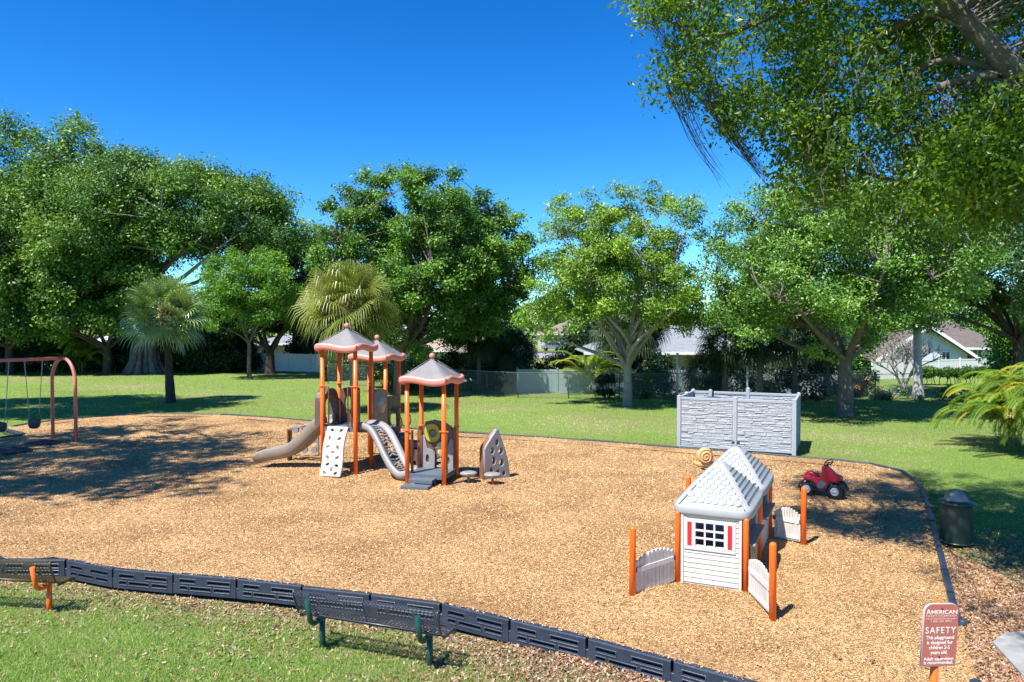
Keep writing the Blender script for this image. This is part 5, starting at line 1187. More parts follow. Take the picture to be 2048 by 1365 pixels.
tree('shade_tree', 'grey-green glossy tree at the right edge behind the yellow areca palm', (cpt(2035, 740, 44)[0], 44), 3.6, .3, cpt(1975, 545, 44), (6.0, 4, 4.1), 190, .85, 420, .095, Lf['greyg'], barkd, 7, cut=-.7, lo=.25, limbs=8)
tree('shade_tree', 'dark distant tree between the bright green tree and the large round oak', (cpt(590, 700, 74)[0], 74), 4, .3, cpt(588, 560, 74), (3.6, 3, 4.4), 50, 1.1, 350, .16, Lf['dark'], barkd, 8)
tree('fig_tree', 'low dark tree with ivy-wrapped trunk in front of the white fence at left', (cpt(540, 735, 66)[0], 66), 2.2, .42, cpt(560, 640, 67), (4.6, 3.2, 2.4), 70, .95, 420, .13, Lf['dark'], barkd, 9, cut=-.4, limbs=6)
# off-frame trees that shade the left of the play area and the near right
tree('shade_tree', 'tall tree outside the left edge shading the swings', (-28.5, 16.5), 12, .5, (-23.2, 14.5, 20.0), (6.2, 9.0, 3.0), 190, .85, 120, .16, Lf['ficus'], bark, 10, cut=-.8)
tree('shade_tree', 'tall tree outside the left edge shading the lawn beyond the swings', (-39, 28), 12, .5, (-33.5, 31, 20), (9.0, 4.6, 3.0), 120, 1.35, 320, .2, Lf['ficus'], bark, 13, cut=-.8)

# ---- near overhanging tree at the right
g = np.random.default_rng(21); rr = random.Random(21)
nt_ = thing('overhanging_tree', 'near leafy tree overhanging the top right corner with grey limbs and hanging roots', 'tree', (14.2, 12.2, -.2), 0)
org = np.array([14.2, 12.2, -.2])
def lowb(px):      # lower outline row of the crown, photo pixels
    return np.interp(px, [1290, 1340, 1375, 1400, 1430, 1470, 1550, 1600, 1700, 1800, 1900, 1980, 2048, 2200], [15, 35, 85, 125, 165, 235, 255, 380, 430, 460, 470, 440, 440, 430])
cl = []
while len(cl) < 300:
    px = g.uniform(1285, 2330); py = g.uniform(-420, 470); Y = g.uniform(11.5, 15.5) if px < 1900 else g.uniform(10.0, 15.0)
    if 1830 < px < 2070 and -40 < py < 215 and Y < 12.9: Y = g.uniform(12.9, 15)
    if py < lowb(px) - 18: 
        if px < 1480 and g.uniform() < .35: continue
        if py < -60 and g.uniform() < .45: continue
        q = PY(px, py, Y); cl.append((q.x, q.y, q.z))
for px, py in ((1290, 12), (1320, 25), (1345, 45), (1350, 145), (1345, 165), (1395, 172), (1440, 195), (1455, 220), (1480, 235), (1500, 245), (1540, 225), (1590, 300), (1600, 340), (1590, 380), (1640, 400), (1700, 420), (1330, 10), (1380, 60), (1400, 100)):
    q = PY(px, py, 12.8 + rr.uniform(-.8, .8)); cl.append((q.x, q.y, q.z))
for _ in range(55):
    q = PY(g.uniform(1840, 2150), g.uniform(230, 430), g.uniform(10.8, 14.5)); cl.append((q.x, q.y, q.z))
for _ in range(46): cl.append((g.uniform(2.8, 6.2), g.uniform(3.2, 8.2), g.uniform(9.8, 12.5)))
cl = np.array(cl) - org; dc = cl - np.array([-5, 1, 9]); dc = dc / np.linalg.norm(dc, axis=1)[:, None]
mb = MB()
f1 = Vector(PY(2085, 165, 11.6)) - Vector(org); trunk = [Vector((0, 0, -.3)), Vector((0, 0, .3)), Vector((-.15, 0, 2.5)), Vector((-.9, -.2, 5.2)), Vector((-2.0, -.5, 6.8)), f1]
mb.tube(trunk, [.62, .5, .42, .36, .30, .24], 14, False)
nodes = []
def limb(pix, r0, r1):
    pts = [Vector(PY(a_, b_, c__)) - Vector(org) for a_, b_, c__ in pix]
    sm = []
    for i in range(len(pts) - 1):
        p0, p1, p2, p3 = pts[max(i - 1, 0)], pts[i], pts[i + 1], pts[min(i + 2, len(pts) - 1)]
        for t in (0, .25, .5, .75): sm.append(0.5 * ((2 * p1) + (-p0 + p2) * t + (2 * p0 - 5 * p1 + 4 * p2 - p3) * t * t + (-p0 + 3 * p1 - 3 * p2 + p3) * t ** 3))
    sm.append(pts[-1]); n_ = len(sm)
    mb.tube(sm, [r0 + (r1 - r0) * k / (n_ - 1) for k in range(n_)], 10, False); nodes.extend(sm[2:])
limb([(2085, 165, 11.6), (2030, 140, 11.6), (1960, 70, 11.8), (1880, -10, 12.0), (1800, -90, 12.3), (1700, -160, 12.5)], .20, .10)
limb([(2020, 140, 11.7), (1990, 110, 11.9), (1930, 50, 12.2), (1880, 25, 12.4), (1800, 50, 12.6), (1720, 95, 12.8), (1620, 130, 13.0)], .11, .03)
limb([(2010, 148, 11.7), (1960, 130, 12), (1890, 120, 12.2), (1820, 150, 12.4), (1770, 200, 12.5), (1700, 210, 12.6)], .075, .02)
limb([(2000, 150, 11.7), (1940, 155, 12), (1850, 185, 12.3), (1780, 195, 12.5), (1680, 230, 12.8), (1560, 200, 13)], .09, .02)
limb([(2090, 300, 12.5), (2000, 310, 12.8), (1930, 335, 13), (1860, 370, 13.2), (1780, 360, 13.3), (1680, 330, 13.4)], .08, .02)
limb([(2100, 420, 13.5), (2040, 440, 13.5), (1960, 400, 13.8), (1880, 380, 14)], .07, .02)
limb([(1880, -10, 12.0), (1750, -30, 12.4), (1600, 10, 12.8), (1480, 60, 13), (1380, 80, 13)], .10, .02)
nd = np.array([tuple(q) for q in nodes])
for i in range(len(cl)):
    dist = np.linalg.norm(nd - cl[i], axis=1); j = int(np.argmin(dist + g.uniform(0, .6, len(nd)))); branch(mb, nd[j], cl[i], .022, .006, rr, 5, .14, 5)
mb.build('trunk', bark, nt_)
crown_mesh('crown', cl, dc, .50, 330, .046, Lf['near'], nt_, g, .85, .3)
mb = MB()
def strand(px, py, dx, dy, n_=1):
    for _ in range(n_):
        Y = 12.9 + rr.uniform(-.5, .5); q = Vector(PY(px + rr.uniform(-22, 22), py + rr.uniform(-20, 20), Y)) - Vector(org); e_f = rr.uniform(.35, 1.2); e = Vector(PY(px + dx * e_f + rr.uniform(-12, 12), py + dy * e_f + rr.uniform(-10, 10), Y)) - Vector(org); L_ = (e - q).length
        ph = rr.uniform(0, 6); mb.tube([q.lerp(e, k / 12) + Vector((math.sin(k * .9 + ph) * .02 - math.sin(k / 12 * math.pi) * L_ * .07, math.sin(k * .7 + ph) * .03, math.sin(k * 1.3 + ph) * .015)) for k in range(13)], [.0065 * (1 - k / 22) for k in range(13)], 4, False)
strand(1352, 165, 88, 185, 22); strand(1425, 190, 95, 160, 48); strand(1450, 240, 75, 100, 30); strand(1295, 20, 50, 90, 20); strand(1370, 20, 10, 75, 26); strand(1400, 130, 55, 80, 24)
mb.build('hanging_roots', mat('root_dark', (.055, .05, .045), .9), nt_)
mb = MB()
for _ in range(170):       # bare twigs and hanging roots inside the crown
    px = rr.uniform(1600, 2048); py = rr.uniform(60, 380); Y = rr.uniform(11.5, 12.6); q = Vector(PY(px, py, Y)) - Vector(org); e = q + Vector((rr.uniform(-.35, .2), rr.uniform(-.2, .2), -rr.uniform(.3, .95))); branch(mb, q, e, .008, .003, rr, 5, .12, 4)
mb.build('bare_twigs', bark, nt_)

# ---- fan palms
def fan_crown(c, Rp, blade, n, seg, g, rr, el=(-50, 88), wseg=.035, droop=.5):
    V = []; Fc = []; rn = []
    for i in range(n):
        az = i * 2.39996 + rr.uniform(-.2, .2); t = (i + .5) / n; e_ = math.radians(el[1] + (el[0] - el[1]) * (t ** .85) + rr.uniform(-8, 8))
        d = Vector((math.cos(az) * math.cos(e_), math.sin(az) * math.cos(e_), math.sin(e_))); b = Vector(c) + d * Rp * rr.uniform(.8, 1.1) + Vector((0, 0, -.12 * Rp))
        side = d.cross(Vector((0, 0, 1))); side = side.normalized() if side.length > .05 else Vector((1, 0, 0)); side = (Matrix.Rotation(rr.uniform(-1.0, 1.0), 3, d) @ side).normalized(); nrm = side.cross(d).normalized()
        tint = rr.uniform(.15, .8) if t < .8 else rr.uniform(.6, 1)
        bl = blade * rr.uniform(.85, 1.15)
        # petiole
        o = len(V); q0 = Vector(c) + d * .05; V += [q0 - side * .02, q0 + side * .02, b + side * .012, b - side * .012]; Fc.append((o, o + 1, o + 2, o + 3)); rn += [tint] * 4
        for s_ in range(seg):
            f = (s_ / (seg - 1) - .5) * 2; a_ = f * math.radians(118); L_ = bl * (1 - .32 * abs(f)) * rr.uniform(.9, 1.1)
            dr = (d * math.cos(a_) + side * math.sin(a_) + nrm * (.25 - .3 * abs(f))).normalized(); wv = dr.cross(nrm).normalized() * wseg * .5
            dz = Vector((0, 0, -1)); k1 = b + dr * L_ * .42 + dz * L_ * droop * .06; k2 = b + dr * L_ * .75 + dz * L_ * droop * .28; k3 = b + dr * L_ * .93 + dz * L_ * droop * .85
            o = len(V); V += [b - wv * .3, b + wv * .3, k1 - wv, k1 + wv, k2 - wv * .8, k2 + wv * .8, k3, k3 + wv * .1]
            Fc += [(o, o + 1, o + 3, o + 2), (o + 2, o + 3, o + 5, o + 4), (o + 4, o + 5, o + 7, o + 6)]; rn += [min(1, max(0, tint + rr.uniform(-.15, .15)))] * 8
    return V, Fc, rn
def fan_palm(label, base, H, Rp, blade, n, leaf, tr, seed, seg=30, trunkm=barkd, group=None, boots=True, lean=0, wseg=.04, el=(-50, 88), droop=.5):
    g = np.random.default_rng(seed); rr = random.Random(seed); z0 = float(gz(base[0], base[1])); t = thing('fan_palm', label, 'palm', (base[0], base[1], z0), 0, group)
    mb = MB(); k = 14; mb.tube([(lean * (i / k), 0, -.2 + (H + .2) * i / k) for i in range(k + 1)], [tr * (1.25 - .45 * min(1, i / k * 2)) * (1 + .05 * (i % 2)) for i in range(k + 1)], 14, False)
    mb.build('trunk', trunkm, t)
    if boots:
        mb = MB()
        for i in range(46):
            a_ = i * 2.4; zz = H * .80 + H * .22 * i / 46; q = Vector((lean, 0, zz)); d = Vector((math.cos(a_), math.sin(a_), .9)); mb.tube([q + d * tr * .5, q + d * tr * 1.7], [.07, .03], 5)
        mb.build('leaf_boots', mat('boot_brown', (.24, .13, .05), .8, .3, 6), t)
    V, Fc, rn = fan_crown((lean, 0, H), Rp, blade, n, seg, g, rr, wseg=wseg, el=el, droop=droop); np_mesh('fronds', [tuple(v) for v in V], Fc, leaf, t, rn); return t
fan_palm('dark-trunked green fan palm standing alone on the left lawn', P(342, 806, -.05)[:2], 5.1, 1.35, 1.3, 76, Lf['sabal'], .23, 31, lean=-.25, wseg=.065, seg=22, droop=.38, el=(-58, 86))
fan_palm('large yellowish fan palm right behind the left grey play roof', (PY(712, 800, 37).x, 37), 5.6, 1.45, 1.5, 100, Lf['sabaly'], .20, 32, seg=30, el=(-80, 88), trunkm=mat('palm_trunk_grey', (.26, .22, .19), .9, .35, 5, .6, 20), lean=-.35, wseg=.055, droop=.62)
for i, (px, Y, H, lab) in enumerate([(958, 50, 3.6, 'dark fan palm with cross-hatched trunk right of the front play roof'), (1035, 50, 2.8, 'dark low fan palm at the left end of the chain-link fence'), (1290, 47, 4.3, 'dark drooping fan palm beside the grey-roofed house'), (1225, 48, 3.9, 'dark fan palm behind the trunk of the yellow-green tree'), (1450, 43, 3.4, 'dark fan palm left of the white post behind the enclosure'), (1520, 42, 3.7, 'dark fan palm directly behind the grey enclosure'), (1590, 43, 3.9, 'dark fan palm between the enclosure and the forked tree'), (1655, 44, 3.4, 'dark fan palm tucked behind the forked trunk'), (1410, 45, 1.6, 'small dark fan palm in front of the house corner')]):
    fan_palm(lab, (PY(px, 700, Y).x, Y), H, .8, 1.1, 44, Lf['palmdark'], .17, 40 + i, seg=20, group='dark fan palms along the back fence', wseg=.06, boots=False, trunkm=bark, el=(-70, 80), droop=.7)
# ---- feather palms
def fronds(n, L, g, rr, spread=1.0, hgt=1.0, leaflet=.34, w_=.02, base_z=0.0, arch=1.0):
    V = []; Fc = []; rn = []
    for i in range(n):
        az = i * 2.39996 + rr.uniform(-.3, .3); e0 = math.radians(rr.uniform(48, 84)); L_ = L * rr.uniform(.7, 1.1); d = Vector((math.cos(az), math.sin(az), 0)); tint = rr.uniform(.15, .85) if rr.random() < .85 else .97
        pts = []; p = Vector((d.x * .12, d.y * .12, base_z)); e_ = e0; N_ = 16
        for k in range(N_ + 1):
            pts.append(p.copy()); p = p + (d * math.cos(e_) * spread + Vector((0, 0, math.sin(e_) * hgt))) * (L_ / N_); e_ -= math.radians(7.0 * arch * (0.6 + k / N_))
        side = Vector((-d.y, d.x, 0))
        for k in range(N_):
            o = len(V); V += [pts[k] - side * .012, pts[k] + side * .012, pts[k + 1] + side * .01, pts[k + 1] - side * .01]; Fc.append((o, o + 1, o + 2, o + 3)); rn += [.9] * 4
        for k in range(40):
            t = .22 + .78 * k / 40; f = t * N_; a_ = int(min(f, N_ - 1)); q = pts[a_].lerp(pts[a_ + 1], min(1, f - a_)); tg = (pts[a_ + 1] - pts[a_]).normalized(); ll = leaflet * math.sin(min(1, (1 - t) * 1.6 + .25) * math.pi / 2)
            for s_ in (-1, 1):
                dr = (side * s_ * .8 + tg * .65 + Vector((0, 0, .12))).normalized(); e2_ = q + dr * ll + Vector((0, 0, -ll * .28)); m_ = q + dr * ll * .5; wv = tg * w_
                o = len(V); V += [q, m_ - wv, e2_, m_ + wv]; Fc.append((o, o + 1, o + 2, o + 3)); rn += [min(1, max(0, tint + rr.uniform(-.12, .12)))] * 4
    return V, Fc, rn
def areca(label, base, L, n, leaf, seed, name='areca_palm', canes=14, group=None, sp=1.0, **kw):
    g = np.random.default_rng(seed); rr = random.Random(seed); z0 = float(gz(base[0], base[1])); t = thing(name, label, 'palm', (base[0], base[1], z0), 0, group)
    mb = MB(); V = []; Fc = []; rn = []
    for c in range(canes):
        a_ = c * 2.4; r_ = .07 * c ** .8; h_ = rr.uniform(.25, 1.0) * L * .42; top = (math.cos(a_) * r_ * 1.9, math.sin(a_) * r_ * 1.9, h_); mb.tube([(math.cos(a_) * r_, math.sin(a_) * r_, -.1), top], [.03, .022], 7)
        v, f, r2 = fronds(max(4, n // canes), L * rr.uniform(.75, 1.1), g, rr, sp, **kw); o = len(V); V += [x_ + Vector(top) for x_ in v]; Fc += [tuple(i + o for i in q) for q in f]; rn += r2
    mb.build('canes', mat('cane_green', (.16, .2, .07), .5), t); np_mesh('fronds', [tuple(v) for v in V], Fc, leaf, t, rn); return t
pa_ = P(2030, 905, -.05); areca('yellow-green areca palm clump at the right edge of the lawn', (pa_.x + 1.35, pa_.y), 3.7, 300, Lf['areca'], 51, canes=28, sp=.78, leaflet=.42, w_=.028, arch=1.1)
areca('pale feathery palm left of the yellow-green tree trunk behind the fence', (PY(1178, 700, 47).x, 47), 3.4, 40, Lf['areca'], 52, canes=6, w_=.03)
areca('dark feathery palms under the tall tree at the far left', (PY(110, 700, 68).x, 68), 5.0, 60, Lf['dark'], 53, canes=9, w_=.05, leaflet=.6)
areca('yellowish feathery palm in the hedge left of the left fan palm', (PY(165, 700, 67).x, 67), 4.6, 36, Lf['areca'], 54, canes=5, w_=.045, leaflet=.5)
# royal palm
rb = P(1836, 797, -.05); rp = thing('royal_palm', 'smooth pale grey royal palm trunk in front of the gabled house', 'palm', tuple(rb))
mb = MB(); mb.tube([(0, 0, -.2), (0, 0, .15), (-.02, 0, 1.2), (-.06, 0, 2.6), (-.1, 0, 4.5), (-.12, 0, 7.6)], [.42, .34, .25, .21, .23, .19], 20, False); mb.build('trunk', mat('royal_trunk', (.44, .42, .39), .8, .2, 2.5, .3, 12), rp)
mb = MB(); mb.tube([(-.12, 0, 7.6), (-.12, 0, 8.8)], [.18, .10], 14); mb.build('crownshaft', mat('shaft_green', (.10, .2, .05), .4), rp)
v, f, r2 = fronds(16, 3.0, None, random.Random(5), leaflet=.6, w_=.035, base_z=8.8); np_mesh('fronds', [(x_.x - .12, x_.y, x_.z) for x_ in v], f, Lf['right'], rp, r2)

# ---- shrubs and hedges along the back
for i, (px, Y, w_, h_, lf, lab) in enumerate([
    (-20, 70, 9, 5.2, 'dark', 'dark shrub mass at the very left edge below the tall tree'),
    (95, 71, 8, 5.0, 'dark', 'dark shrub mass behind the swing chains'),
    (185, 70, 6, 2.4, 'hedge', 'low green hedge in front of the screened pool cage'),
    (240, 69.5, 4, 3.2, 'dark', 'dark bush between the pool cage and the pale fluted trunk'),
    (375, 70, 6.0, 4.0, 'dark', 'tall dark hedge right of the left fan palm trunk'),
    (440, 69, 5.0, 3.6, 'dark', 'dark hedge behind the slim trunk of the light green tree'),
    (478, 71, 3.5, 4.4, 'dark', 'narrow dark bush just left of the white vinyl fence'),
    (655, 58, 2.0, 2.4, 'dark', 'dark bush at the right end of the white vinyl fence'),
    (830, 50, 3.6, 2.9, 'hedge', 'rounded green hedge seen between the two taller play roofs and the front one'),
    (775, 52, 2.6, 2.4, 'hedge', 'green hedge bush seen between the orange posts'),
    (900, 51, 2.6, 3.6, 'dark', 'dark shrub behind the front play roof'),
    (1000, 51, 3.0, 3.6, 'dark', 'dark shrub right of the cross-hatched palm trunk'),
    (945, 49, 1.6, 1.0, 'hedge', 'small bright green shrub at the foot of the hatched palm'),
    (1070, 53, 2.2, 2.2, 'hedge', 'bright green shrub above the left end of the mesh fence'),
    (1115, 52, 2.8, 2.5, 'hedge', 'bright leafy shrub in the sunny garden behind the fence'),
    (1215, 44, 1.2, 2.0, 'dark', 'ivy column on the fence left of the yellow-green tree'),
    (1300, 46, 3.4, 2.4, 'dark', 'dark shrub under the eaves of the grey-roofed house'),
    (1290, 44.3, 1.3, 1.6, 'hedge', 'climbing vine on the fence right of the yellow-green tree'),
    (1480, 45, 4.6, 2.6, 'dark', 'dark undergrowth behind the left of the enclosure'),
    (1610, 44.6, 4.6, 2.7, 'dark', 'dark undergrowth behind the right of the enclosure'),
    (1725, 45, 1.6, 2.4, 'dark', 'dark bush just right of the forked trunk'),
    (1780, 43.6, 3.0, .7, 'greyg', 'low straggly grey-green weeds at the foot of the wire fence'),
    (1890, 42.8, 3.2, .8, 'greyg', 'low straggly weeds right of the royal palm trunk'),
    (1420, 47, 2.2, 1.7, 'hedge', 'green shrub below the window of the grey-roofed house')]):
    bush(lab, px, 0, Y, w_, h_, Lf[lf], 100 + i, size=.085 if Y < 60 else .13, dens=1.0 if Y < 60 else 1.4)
bush('orange and yellow croton bush beside the wire fence post', 1737, 0, 46, 1.2, 1.6, Lf['croton'], 140, name='croton', size=.09)
bush('orange-leaved croton bush in the sunny garden behind the fence', 1133, 0, 51, .9, 1.9, Lf['croton'], 141, name='croton', size=.09)
bush('pink flowering bush by the grey-roofed house', 1366, 0, 50, .8, 1.5, leafmat('petal_pink', [(0, (.05, .12, .03)), (.5, (.5, .06, .12)), (1, (.6, .1, .2))], .5, .2), 142, name='flowering_bush', size=.08)
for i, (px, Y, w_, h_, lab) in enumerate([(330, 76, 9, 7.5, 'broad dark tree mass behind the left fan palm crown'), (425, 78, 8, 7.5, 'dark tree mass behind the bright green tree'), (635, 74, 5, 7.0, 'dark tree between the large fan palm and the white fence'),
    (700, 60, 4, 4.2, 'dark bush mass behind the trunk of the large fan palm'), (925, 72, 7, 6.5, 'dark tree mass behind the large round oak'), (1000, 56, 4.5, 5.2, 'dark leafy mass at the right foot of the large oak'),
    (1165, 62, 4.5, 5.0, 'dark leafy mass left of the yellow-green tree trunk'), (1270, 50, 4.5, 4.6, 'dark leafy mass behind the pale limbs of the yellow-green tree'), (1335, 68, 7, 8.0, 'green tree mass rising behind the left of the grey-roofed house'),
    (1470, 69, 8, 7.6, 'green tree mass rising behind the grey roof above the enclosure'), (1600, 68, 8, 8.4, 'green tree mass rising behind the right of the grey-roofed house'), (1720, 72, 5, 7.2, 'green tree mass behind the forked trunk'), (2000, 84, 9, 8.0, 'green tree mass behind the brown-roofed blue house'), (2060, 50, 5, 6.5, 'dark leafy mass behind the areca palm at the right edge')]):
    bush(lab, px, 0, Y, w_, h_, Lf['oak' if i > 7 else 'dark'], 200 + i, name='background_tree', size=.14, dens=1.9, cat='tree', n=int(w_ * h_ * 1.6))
# clipped hedge on thin stems at right
hg = thing('hedge', 'clipped green hedge on thin bare stems in front of the white fence at right', 'hedge', (PY(1905, 700, 54).x, 54, -.05)); g = np.random.default_rng(61); n = 70
cl = np.stack([g.uniform(-2.7, 2.7, n), g.uniform(-.4, .4, n), g.uniform(.75, 1.15, n)], -1); crown_mesh('foliage', cl, unit(n, g) * .5, .3, 190, .07, Lf['hedge'], hg, g, .8, .5)
mb = MB(); rr = random.Random(6)
for k in range(16): x_ = -2.6 + k * .35; branch(mb, (x_, 0, -.1), (x_ + rr.uniform(-.1, .1), 0, .9), .03, .02, rr, 3, .1, 5)
mb.build('stems', bark, hg)
# bare frangipani
fb = P(1806, 778, -.05); fr_ = thing('bare_tree', 'leafless grey frangipani tree in front of the gabled house', 'tree', tuple(fb)); mb = MB(); rr = random.Random(12)
def rec(p, d, L, r_, lv):
    q = p + d * L; mb.tube([p, (p + q) / 2 + Vector((rr.uniform(-.03, .03), 0, rr.uniform(-.02, .04))), q], [r_, r_ * .9, r_ * .8], 5, False)
    if lv == 0: return
    for k in range(3 if lv > 1 else 2):
        ax = Vector((rr.uniform(-1, 1), rr.uniform(-1, 1), rr.uniform(-.1, .7))).normalized(); nd_ = (d * .75 + ax * .72).normalized(); nd_.z = max(nd_.z, .05 if lv > 1 else .2); rec(q, nd_.normalized(), L * rr.uniform(.72, .9), r_ * .68, lv - 1)
for dx in (-.5, .55, .05): rec(Vector((0, 0, -.1)), Vector((dx * .9, rr.uniform(-.3, .3), 1)).normalized(), 1.0, .10, 5)
mb.build('bare_branches', mat('frangipani_bark', (.28, .26, .24), .8, .2, 5), fr_)

# ============================================================ FENCES
wv_ = mat('white_vinyl', (.72, .72, .72), .5, .06, 3); wires = mat('galvanised_wire', (.16, .20, .20), .5, .2, 5, metal=.4); postm = mat('fence_post_dark', (.05, .06, .06), .5)
def vinyl(name, label, p0, p1, H, bay=2.4, group=None):
    p0 = Vector(p0); p1 = Vector(p1); d = p1 - p0; L = d.length; t = thing(name, label, 'fence', tuple(p0), math.atan2(d.y, d.x), group); n = max(1, int(round(L / bay))); b = L / n
    for k in range(n + 1):
        mb = MB(); mb.box(k * b - .06, k * b + .06, -.06, .06, -.1, H + .04); mb.add([(k * b - .075, -.075, H + .041), (k * b + .075, -.075, H + .041), (k * b + .075, .075, H + .041), (k * b - .075, .075, H + .041), (k * b, 0, H + .12)], [(0, 1, 4), (1, 2, 4), (2, 3, 4), (3, 0, 4)]); mb.build('fence_post', wv_, t)
    for k in range(n):
        mb = MB(); x0 = k * b + .062; x1 = (k + 1) * b - .062; m_ = 8
        for i in range(m_): mb.box(x0 + (x1 - x0) * i / m_ + .003, x0 + (x1 - x0) * (i + 1) / m_ - .003, -.02, .02, .05, H - .1)
        mb.box(x0, x1, -.035, .035, H - .12, H); mb.box(x0, x1, -.035, .035, 0, .1); mb.build('fence_panel', wv_, t)
    return t
def gp(px, Y): q = PY(px, 700, Y); return Vector((q.x, Y, float(gz(q.x, Y))))
vinyl('vinyl_fence', 'white vinyl fence in the gap behind the light green tree, partly dappled with shade', gp(490, 72), gp(668, 68), 1.65)
vinyl('vinyl_fence', 'long bright white vinyl fence below the gabled house at right', gp(1745, 60), gp(2080, 66), 1.5)
wv_ = mat('shade_tinted_vinyl', (.17, .25, .26), .5, .4, .8, dirt_or_shade=(.30, .33, .33))  # white vinyl with the oak's shade painted in as a darker teal colour
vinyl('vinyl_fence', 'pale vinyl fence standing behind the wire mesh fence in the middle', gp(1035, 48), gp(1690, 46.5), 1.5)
wv_ = MATS['white_vinyl']
def chainlink(label, p0, p1, H, name='chain_link_fence', cell=.085):
    p0 = Vector(p0); p1 = Vector(p1); d = p1 - p0; L = d.length; t = thing(name, label, 'fence', tuple(p0), math.atan2(d.y, d.x)); V = []; Fc = []
    wd = .0055; n = int(L / cell)
    for k in range(-int(H / cell), n):
        for s_ in (1, -1):
            x0 = k * cell; x1 = x0 + H; z0, z1 = (0.05, H) if s_ > 0 else (H, 0.05); a_ = max(0, -x0 / H) if x0 < 0 else 0; b_ = min(1, (L - x0) / H)
            if b_ <= a_: continue
            A_ = (x0 + H * a_, z0 + (z1 - z0) * a_); B_ = (x0 + H * b_, z0 + (z1 - z0) * b_); o = len(V)
            V += [(A_[0] - wd, 0.002 * s_, A_[1]), (A_[0] + wd, .002 * s_, A_[1]), (B_[0] + wd, .002 * s_, B_[1]), (B_[0] - wd, .002 * s_, B_[1])]; Fc.append((o, o + 1, o + 2, o + 3))
    np_mesh('wire_mesh', V, Fc, wires, t)
    mb = MB(); mb.tube([(0, 0, H), (L, 0, H)], .022, 8); mb.build('top_rail', wires, t)
    k = 0
    while k <= L + .01:
        mb = MB(); mb.tube([(k, .03, -.1), (k, .03, H + .03)], .032, 8); mb.build('fence_post', postm, t); k += 3.0
    return t
chainlink('wire mesh fence running behind the middle trees and the enclosure', gp(1036, 44.5), gp(1760, 43.2), 1.5)
chainlink('wire mesh fence under the dark oak and palms behind the front play roof', gp(655, 55), gp(1034, 44.6), 1.5, cell=.12)
chainlink('short run of wire fence with dark posts left of the royal palm trunk', gp(1752, 43), gp(1829, 43.3), 1.5, cell=.12)
# white posts
for px, Y, z_, lab in ((1355, 44, 2.6, 'slim white post rising from the fence left of the enclosure'), (1495, 42.5, 1.9, 'short white gate post above the back of the enclosure')):
    q = gp(px, Y); mb = MB(); mb.tube([(0, 0, -.1), (0, 0, z_)], .07, 12); mb.lathe([(.085, z_), (.085, z_ + .05), (.001, z_ + .09)], 12); o = mb.build('white_post', wv_, loc=tuple(q)); tag(o, lab, 'post')

# ============================================================ HOUSES
def hmat(n_, c, **k): return mat(n_, c, .8, .12, 1.2, **k)
shing = mat('shingle_grey', (.22, .24, .26), .9, .25, 2.5, .6, 30); shtan = mat('shingle_tan', (.33, .26, .20), .9, .2, 2, .6, 30); shbr = mat('shingle_brown', (.13, .105, .095), .9, .3, 3, .6, 30)
glass = mat('window_glass', (.03, .04, .055), .08, spec=.8); whitep = mat('white_trim', (.75, .76, .78), .55)
def house_b(name, label, x0, x1, y0, depth, eave, ridge, wallm, roofm, gable=False, wins=(), over=.45, z0=-.05, trim=whitep, lanai=False):
    t = thing(name, label, 'house', ((x0 + x1) / 2, y0, z0)); w2 = (x1 - x0) / 2
    mb = MB(); mb.box(-w2, w2, 0, depth, -.2, eave)
    if gable: mb.prism([(-w2, eave + .001), (w2, eave + .001), (0, ridge)], 0, depth)
    mb.build('wall', wallm, t)
    mb = MB()
    if gable:
        for s_ in (-1, 1):
            dx = w2 + over; sl_ = (ridge - eave) / w2; a_ = (s_ * dx, ridge - sl_ * dx); th = .14
            mb.prism([(0, ridge + .02), a_ if s_ > 0 else a_, (a_[0], a_[1] + th), (0, ridge + th + .06)] if s_ > 0 else [(0, ridge + .02), (0, ridge + th + .06), (a_[0], a_[1] + th), a_], -over, depth + over)
    else:
        X_ = w2 + over; Y0 = -over; Y1 = depth + over; rl = max(.5, X_ - (Y1 - Y0) / 2); ym = (Y0 + Y1) / 2
        vs = [(-X_, Y0, eave + .02), (X_, Y0, eave + .02), (X_, Y1, eave + .02), (-X_, Y1, eave + .02), (-rl, ym, ridge), (rl, ym, ridge)]
        mb.add(vs, [(0, 1, 5, 4), (1, 2, 5), (2, 3, 4, 5), (3, 0, 4), (3, 2, 1, 0)])
    rf = mb.build('roof', roofm, t)
    mb = MB()
    if gable:
        for s_ in (-1, 1):
            dx = w2 + over; sl_ = (ridge - eave) / w2; mb.prism([(0, ridge - .16), (s_ * dx, ridge - sl_ * dx - .16), (s_ * dx, ridge - sl_ * dx + .13), (0, ridge + .17)][::s_], -over - .06, -over - .004)
    else: mb.box(-w2 - over, w2 + over, -over - .12, -over - .004, eave - .12, eave + .08)
    mb.build('fascia', trim, rf)
    for (wx, wz, ww, wh) in wins:
        mb = MB(); a_, b_ = wx - ww / 2, wx + ww / 2
        for q in ((a_ - .07, a_, wz, wz + wh), (b_, b_ + .07, wz, wz + wh), (a_ - .07, b_ + .07, wz + wh, wz + wh + .07), (a_ - .07, b_ + .07, wz - .07, wz), ((a_ + b_) / 2 - .025, (a_ + b_) / 2 + .025, wz, wz + wh)): mb.box(q[0], q[1], -.05, -.002, q[2], q[3])
        f_ = mb.build('window', trim, t); mb = MB(); mb.box(a_, b_, -.02, -.003, wz, wz + wh); mb.build('pane', glass, f_)
    return t
X = lambda px, Y: PY(px, 700, Y).x
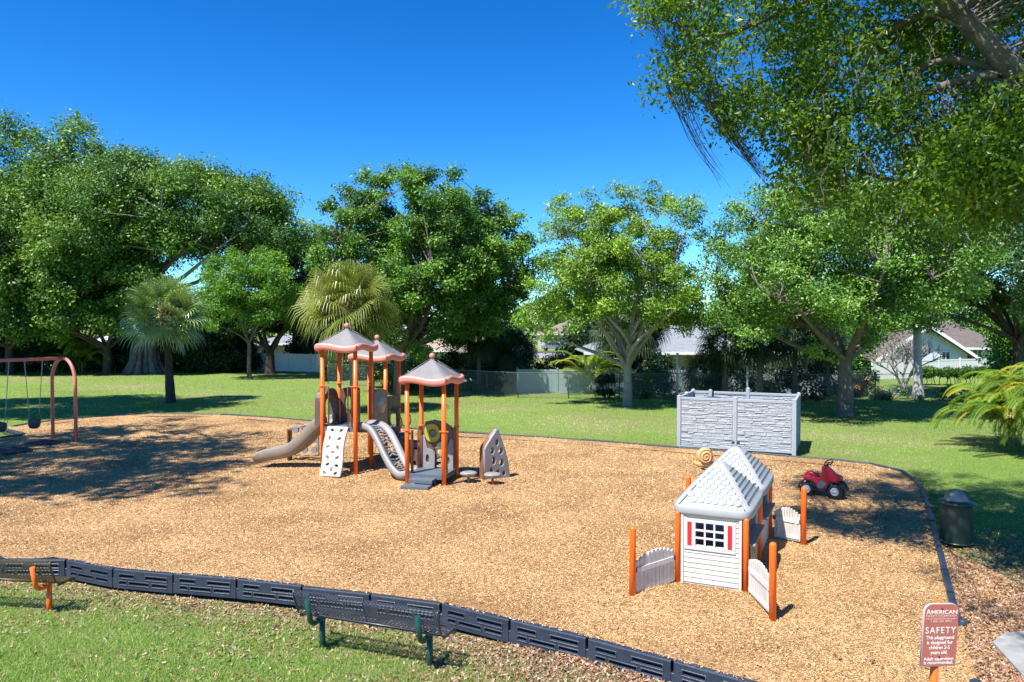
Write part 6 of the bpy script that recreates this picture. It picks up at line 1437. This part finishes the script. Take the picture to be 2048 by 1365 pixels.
house_b('house', 'long grey-roofed white-trimmed house behind the middle of the wire fence', X(1190, 54), X(1640, 54), 54, 9, 2.35, 4.35, hmat('wall_shaded_beige', (.40, .38, .34)), shing, wins=((3.2, .9, 1.3, 1.1), (-4, .9, 1.2, 1.1), (0, .9, 1.2, 1.1)), over=.9)
house_b('house', 'gabled pale blue house behind the white fence at right', X(1762, 70), X(1935, 70), 70, 10, 1.6, 4.25, hmat('wall_pale_blue', (.55, .62, .70)), shbr, True, wins=((2.0, .6, .7, 1.2),), over=.9)
house_b('house', 'brown-roofed blue house half hidden by the right gable house', X(1880, 75), X(2010, 75), 75, 9, 2.0, 4.7, hmat('wall_blue', (.28, .42, .52)), shbr, wins=((.5, .8, 1.0, 1.1),))
house_b('house', 'tan-roofed house seen above the second play roof', X(765, 66), X(900, 66), 66, 9, 2.1, 3.9, hmat('wall_white', (.62, .62, .60)), shtan, wins=((0, .8, 1.2, 1),))
house_b('house', 'grey-green gabled house far behind the second play roof', X(735, 84), X(835, 84), 84, 9, 3.0, 5.4, hmat('wall_sage', (.36, .44, .42)), shing, True)
house_b('house', 'turquoise house with white eaves behind the dark palms right of the front play roof', X(925, 58), X(1030, 58), 58, 8, 2.3, 3.9, hmat('wall_turquoise', (.16, .42, .46)), shtan, wins=((.8, .8, 1, 1.1),))
house_b('house', 'low grey-roofed house behind the white fence at left', X(500, 84), X(680, 84), 84, 9, 2.2, 3.6, hmat('wall_white', (.6, .6, .58)), shing, wins=((-3, .8, 1.1, 1.1), (2, .8, 1.1, 1.1)))
house_b('house', 'pale house with screened pool cage behind the hedge at far left', X(185, 90), X(262, 90), 90, 9, 2.4, 3.6, hmat('wall_white2', (.5, .52, .54)), mat('screen_roof', (.45, .50, .56), .7, .2, 2), wins=((0, .7, 2.4, 1.4),))
house_b('house', 'distant pinkish roofed house across the street behind the yellow-green tree', X(1080, 135), X(1225, 135), 135, 12, 2.6, 5.4, hmat('wall_far', (.5, .47, .42)), mat('far_roof', (.22, .17, .15), .9, .2, 1), wins=((-3, .8, 1.6, 1.2),))
house_b('house', 'pale distant house glimpsed between the tall tree trunks at the very left', X(-30, 95), X(35, 95), 95, 9, 2.4, 4.0, hmat('wall_far2', (.5, .55, .62)), shing)
# street and driveway beyond the fence
def slab(name, x0, x1, y0, y1, z, m): mb = MB(); mb.box(x0, x1, y0, y1, z - .2, z); o = mb.build(name, m); tag(o, None, None, kind='structure'); return o
asph = mat('asphalt', (.07, .07, .072), .9, .25, 2); slab('road', -120, 120, 112, 120, 0.03, asph); slab('driveway', X(1050, 100), X(1115, 100), 96, 111.99, 0.045, conc); slab('pavement', -120, 120, 109.4, 110.8, 0.06, conc)
slab('garden_path', X(1770, 48), X(1826, 48), 46.5, 49, 0.02, conc)
# parked car far away
cp = PY(1108, 700, 124); cr = thing('parked_car', 'small silver-blue car parked far away on the street behind the middle trees', 'car', (cp.x, 124, 0.0), 0)
mb = MB(); mb.prism([(-2.1, .35), (2.1, .35), (2.15, .8), (1.3, .95), (.7, 1.5), (-1.0, 1.5), (-1.6, .98), (-2.15, .85)], -.85, .85); mb.build('body', mat('car_paint', (.25, .28, .36), .25, spec=.8, metal=.3), cr, bevel=.08)
mb = MB(); mb.prism([(1.15, .98), (.62, 1.42), (-.92, 1.42), (-1.4, .99)], -.865, .865); mb.build('windows', glass, cr)
for x_ in (-1.35, 1.35):
    for y_ in (-.82, .82): mb = MB(); mb.lathe([(.0005, -.1), (.33, -.1), (.33, .1), (.0005, .1)], 16, Matrix.Translation((x_, y_, .33)) @ Matrix.Rotation(math.pi / 2, 4, 'X')); mb.build('wheel', blk, cr)
for s_ in (-.55, .55): mb = MB(); mb.box(2.1, 2.17, s_ - .15, s_ + .15, .62, .76); mb.build('tail_light', redp, cr)
# far tree line closing the horizon
g = np.random.default_rng(71); n = 420; xs = g.uniform(-190, 190, n); cl = np.stack([xs, g.uniform(165, 190, n), g.uniform(1, 8.5, n) + 1.8 * np.sin(xs * .09)], -1)
o = crown_mesh('far_wood', cl, unit(n, g), 3.0, 150, .55, Lf['oak'], None, g, .8); tag(o, 'distant dark green tree line closing the horizon behind the houses', 'wood', kind='stuff')
